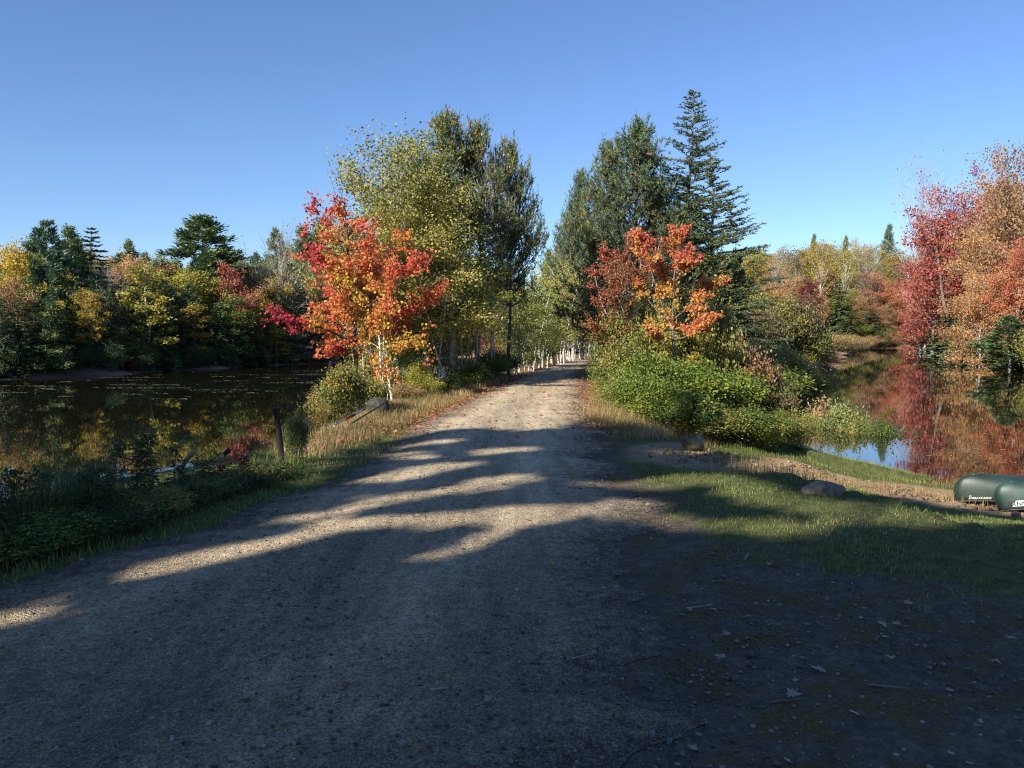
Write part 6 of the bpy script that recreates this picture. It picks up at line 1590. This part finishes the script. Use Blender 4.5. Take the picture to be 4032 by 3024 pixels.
stones('pebbles', xx[kp], yy[kp], .015, .05, leafmat('pebble', [(.08, .08, .075), (.16, .155, .145), (.28, .27, .25)], 0, .75), "larger pebbles lying about on the ground", 63)
# clods in the churned launch
n = 2600; tt_ = R.random(n); P_ = sample_poly(np.array([[*p, 0] for p in SAND]), tt_); xx = P_[:, 0] + R.normal(size=n) * .5; yy = P_[:, 1] + R.normal(size=n) * .45; kp = sand_mask(xx, yy) > .4
stones('clods', xx[kp], yy[kp], .02, .10, leafmat('clod', [(.10, .07, .045), (.20, .14, .085), (.32, .23, .14)], 0, .95), "crumbly clods in the sandy launch track", 64, -.01)

# ------------------------------------------------------------------ tall trees behind the viewpoint whose shade lies over the foreground
Sg = S[:2] / np.linalg.norm(S[:2]); TE = math.tan(SUN_EL)
def src(zx, zy, zp=0.): 
    h = hit(zx / 3.9375, zy / 3.9375); return (h[0] - Sg[0] * h[2] / TE, h[1] - Sg[1] * h[2] / TE)
# gaps in the canopy: where sun reaches the ground (places on the ground, half width in metres)
GAPS = [([src(1480, 1905), src(1608, 1875)], .16), ([src(1694, 1856), src(1875, 1834)], .13), ([src(1480, 1985), src(1800, 1945), src(2088, 1898)], .17),
        ([src(1907, 1796), src(2124, 1771)], .13), ([src(1620, 2065), src(1900, 2055), src(2300, 2025), src(2500, 2045), src(2900, 2075), src(3100, 2085)], .30), ([src(1590, 1765), src(1790, 1742)], .12),
        ([src(640, 2262), src(980, 2190), src(1300, 2110)], .13), ([src(-200, 2480), src(0, 2445), src(210, 2418)], .15), ([src(2330, 1912), src(2560, 1916)], .11), ([src(1150, 2075), src(1440, 2010)], .12),
        ([src(2640, 1900), src(2760, 1880), src(2900, 1905)], .30), ([src(2950, 1960), src(3250, 2000), src(3600, 2040), src(4032, 2062), src(4300, 2075)], .34), ([src(2800, 1768), src(3150, 1800), src(3500, 1850), src(3800, 1900)], .20),
        ([src(3050, 1845), src(3300, 1870), src(3600, 1925), src(3720, 1950)], .24), ([src(3750, 1975), src(4032, 1985)], .5), ([src(3300, 1780), src(3600, 1800)], .5),
        ([src(500, 1880), src(640, 1850), src(760, 1830)], .25), ([src(1180, 1850), src(1230, 1760), src(1500, 1720)], .35), ([src(2450, 2000), src(2600, 1985)], .15), ([src(1700, 2210), src(2000, 2130)], .08)]
FRONT = np.array([src(-300, 1930), src(600, 1800), src(1100, 1850), src(1300, 1790), src(1560, 1730), src(1900, 1690), src(2200, 1690), src(2350, 1650), src(2480, 1690), src(2750, 1700), src(3100, 1740), src(3500, 1800), src(4032, 1900), src(4500, 1950)])
def lit_at(x, y):
    """distance inside a gap (negative = sun reaches)"""
    d = np.full(x.shape, 9.)
    for pts_, w in GAPS: d = np.minimum(d, capsule(pts_, 1, x, y) - w)
    ang = x / np.maximum(y, .5); fa = FRONT[:, 0] / FRONT[:, 1]; fy = np.interp(ang, fa, FRONT[:, 1])
    return np.minimum(d, np.where(y > fy, -1, (fy - y)))
MS = LM('green')
RS = np.random.default_rng(88)
Pb = np.array([Sg[1], -Sg[0]])       # across the light
if Pb[0] < 0: Pb = -Pb
spots = []
for k, bq in enumerate(np.arange(-17, 9.5, 3.6)):
    for row, aq in enumerate((11.5, 16.0)):
        spots.append((Sg * aq + Pb * (bq + row * 1.7), row))
for k, (c, row) in enumerate(spots):
    c = c + RS.normal(size=2) * .6
    if sdf(POND_L, c[0], c[1]) < .5: continue
    Ht = (13.5 if row == 0 else 17.5) + RS.uniform(-.6, .8); Rr = 3.3; z0 = float(zg(*c))
    W, _ = decid(900 + k, Ht, Rr, .3, 10, .2, .17, 30, 'round', sub=2)
    n = 8200; q = RS.normal(size=(n, 3)); q = unit(q) * (RS.random((n, 1)) ** .4); zc0 = Ht * .58
    C = q * [Rr, Rr, Ht * .40] + [0, 0, zc0]
    Wp = C + [c[0], c[1], z0]
    t = Wp[:, 2] / TE; gx = Wp[:, 0] - Sg[0] * t; gy = Wp[:, 1] - Sg[1] * t
    # leaves left out to shape the sun patches on the ground
    ok = lit_at(gx, gy) + (fbm(gx * 2.2, gy * 3.2, 5, 3) - .5) * .34 > .17
    ok &= ~((fbm(gx * .8 + 3, gy * 2.2, 15, 2) > .60) & (gy > 6.5) & (gy < 14))
    Lf = MB(); leaves(Lf, C[ok], .40, RS, RS.uniform(0, 1, ok.sum()), 'diamond', .2)
    r_ = root('roadside_tree', "tall leafy tree standing behind the viewpoint that shades the foreground", 'tree', (c[0], c[1], z0), 0, "trees behind the viewpoint")
    add('trunk', W.mesh('shade_wood', M_BARK), r_); add('crown', Lf.mesh('shade_leaves', MS), r_)

# ------------------------------------------------------------------ say which one: members of a row told apart by their order from a landmark
ORD = ["first", "second", "third", "fourth", "fifth", "sixth", "seventh", "eighth", "ninth", "tenth", "eleventh", "twelfth", "thirteenth", "fourteenth", "fifteenth", "sixteenth", "seventeenth", "eighteenth", "nineteenth", "twentieth"]
def ordn(k):
    if k < 20: return ORD[k]
    t = {2: "twenty", 3: "thirty", 4: "forty", 5: "fifty"}[(k + 1) // 10]
    return (t[:-1] + "ieth") if (k + 1) % 10 == 0 else t + "-" + ORD[(k + 1) % 10 - 1]
def relabel(group, fmt, rev=False):
    m = [o for o in COL.objects if o.parent is None and o.get('group') == group]
    m.sort(key=lambda o: o.location.x / max(o.location.y, .5), reverse=rev)
    for k, o in enumerate(m): o['label'] = fmt.format(ordn(k))
relabel(GB, "{} leafy green bramble bush counting rightwards from the road")
relabel(G8, "{} grey-brown thicket shrub on the spit, counting rightwards from the larches")
relabel(G1, "{} dark spruce along the left pond's far bank, counting rightwards")
relabel(G3, "{} dark low bush along the left pond's far bank, counting rightwards")
relabel(G6, "{} olive-brown waterline bush on the right bank, counting rightwards")
relabel(G7, "{} greyish green shrub on the right pond's far shore, counting rightwards")
relabel(G7 + ', dry', "{} tan grass clump on the right pond's far shore, counting rightwards")
relabel(GW, "{} dark leafy weed clump on the shaded left bank, counting towards the iron pipe")
relabel("grey sapling stems left of the road", "{} grey leafless stem of the sparse clump left of the road, counting rightwards")
relabel("white birch stems where the road narrows", "{} bright white stem in the row where the road narrows, counting rightwards")
for k in sorted(set(mk + ['spruce'])):
    relabel(G2 + ', ' + k, "{} " + LABF[k].replace(" filling", " that fill").replace("the trees that fill", "those filling") + ", counting rightwards")
for k in lf2: relabel(G4 + ', ' + k, "{} " + lf2[k] + ", counting rightwards")
for k in lf3: relabel(G5 + ', ' + k, "{} " + lf3[k] + ", counting rightwards")
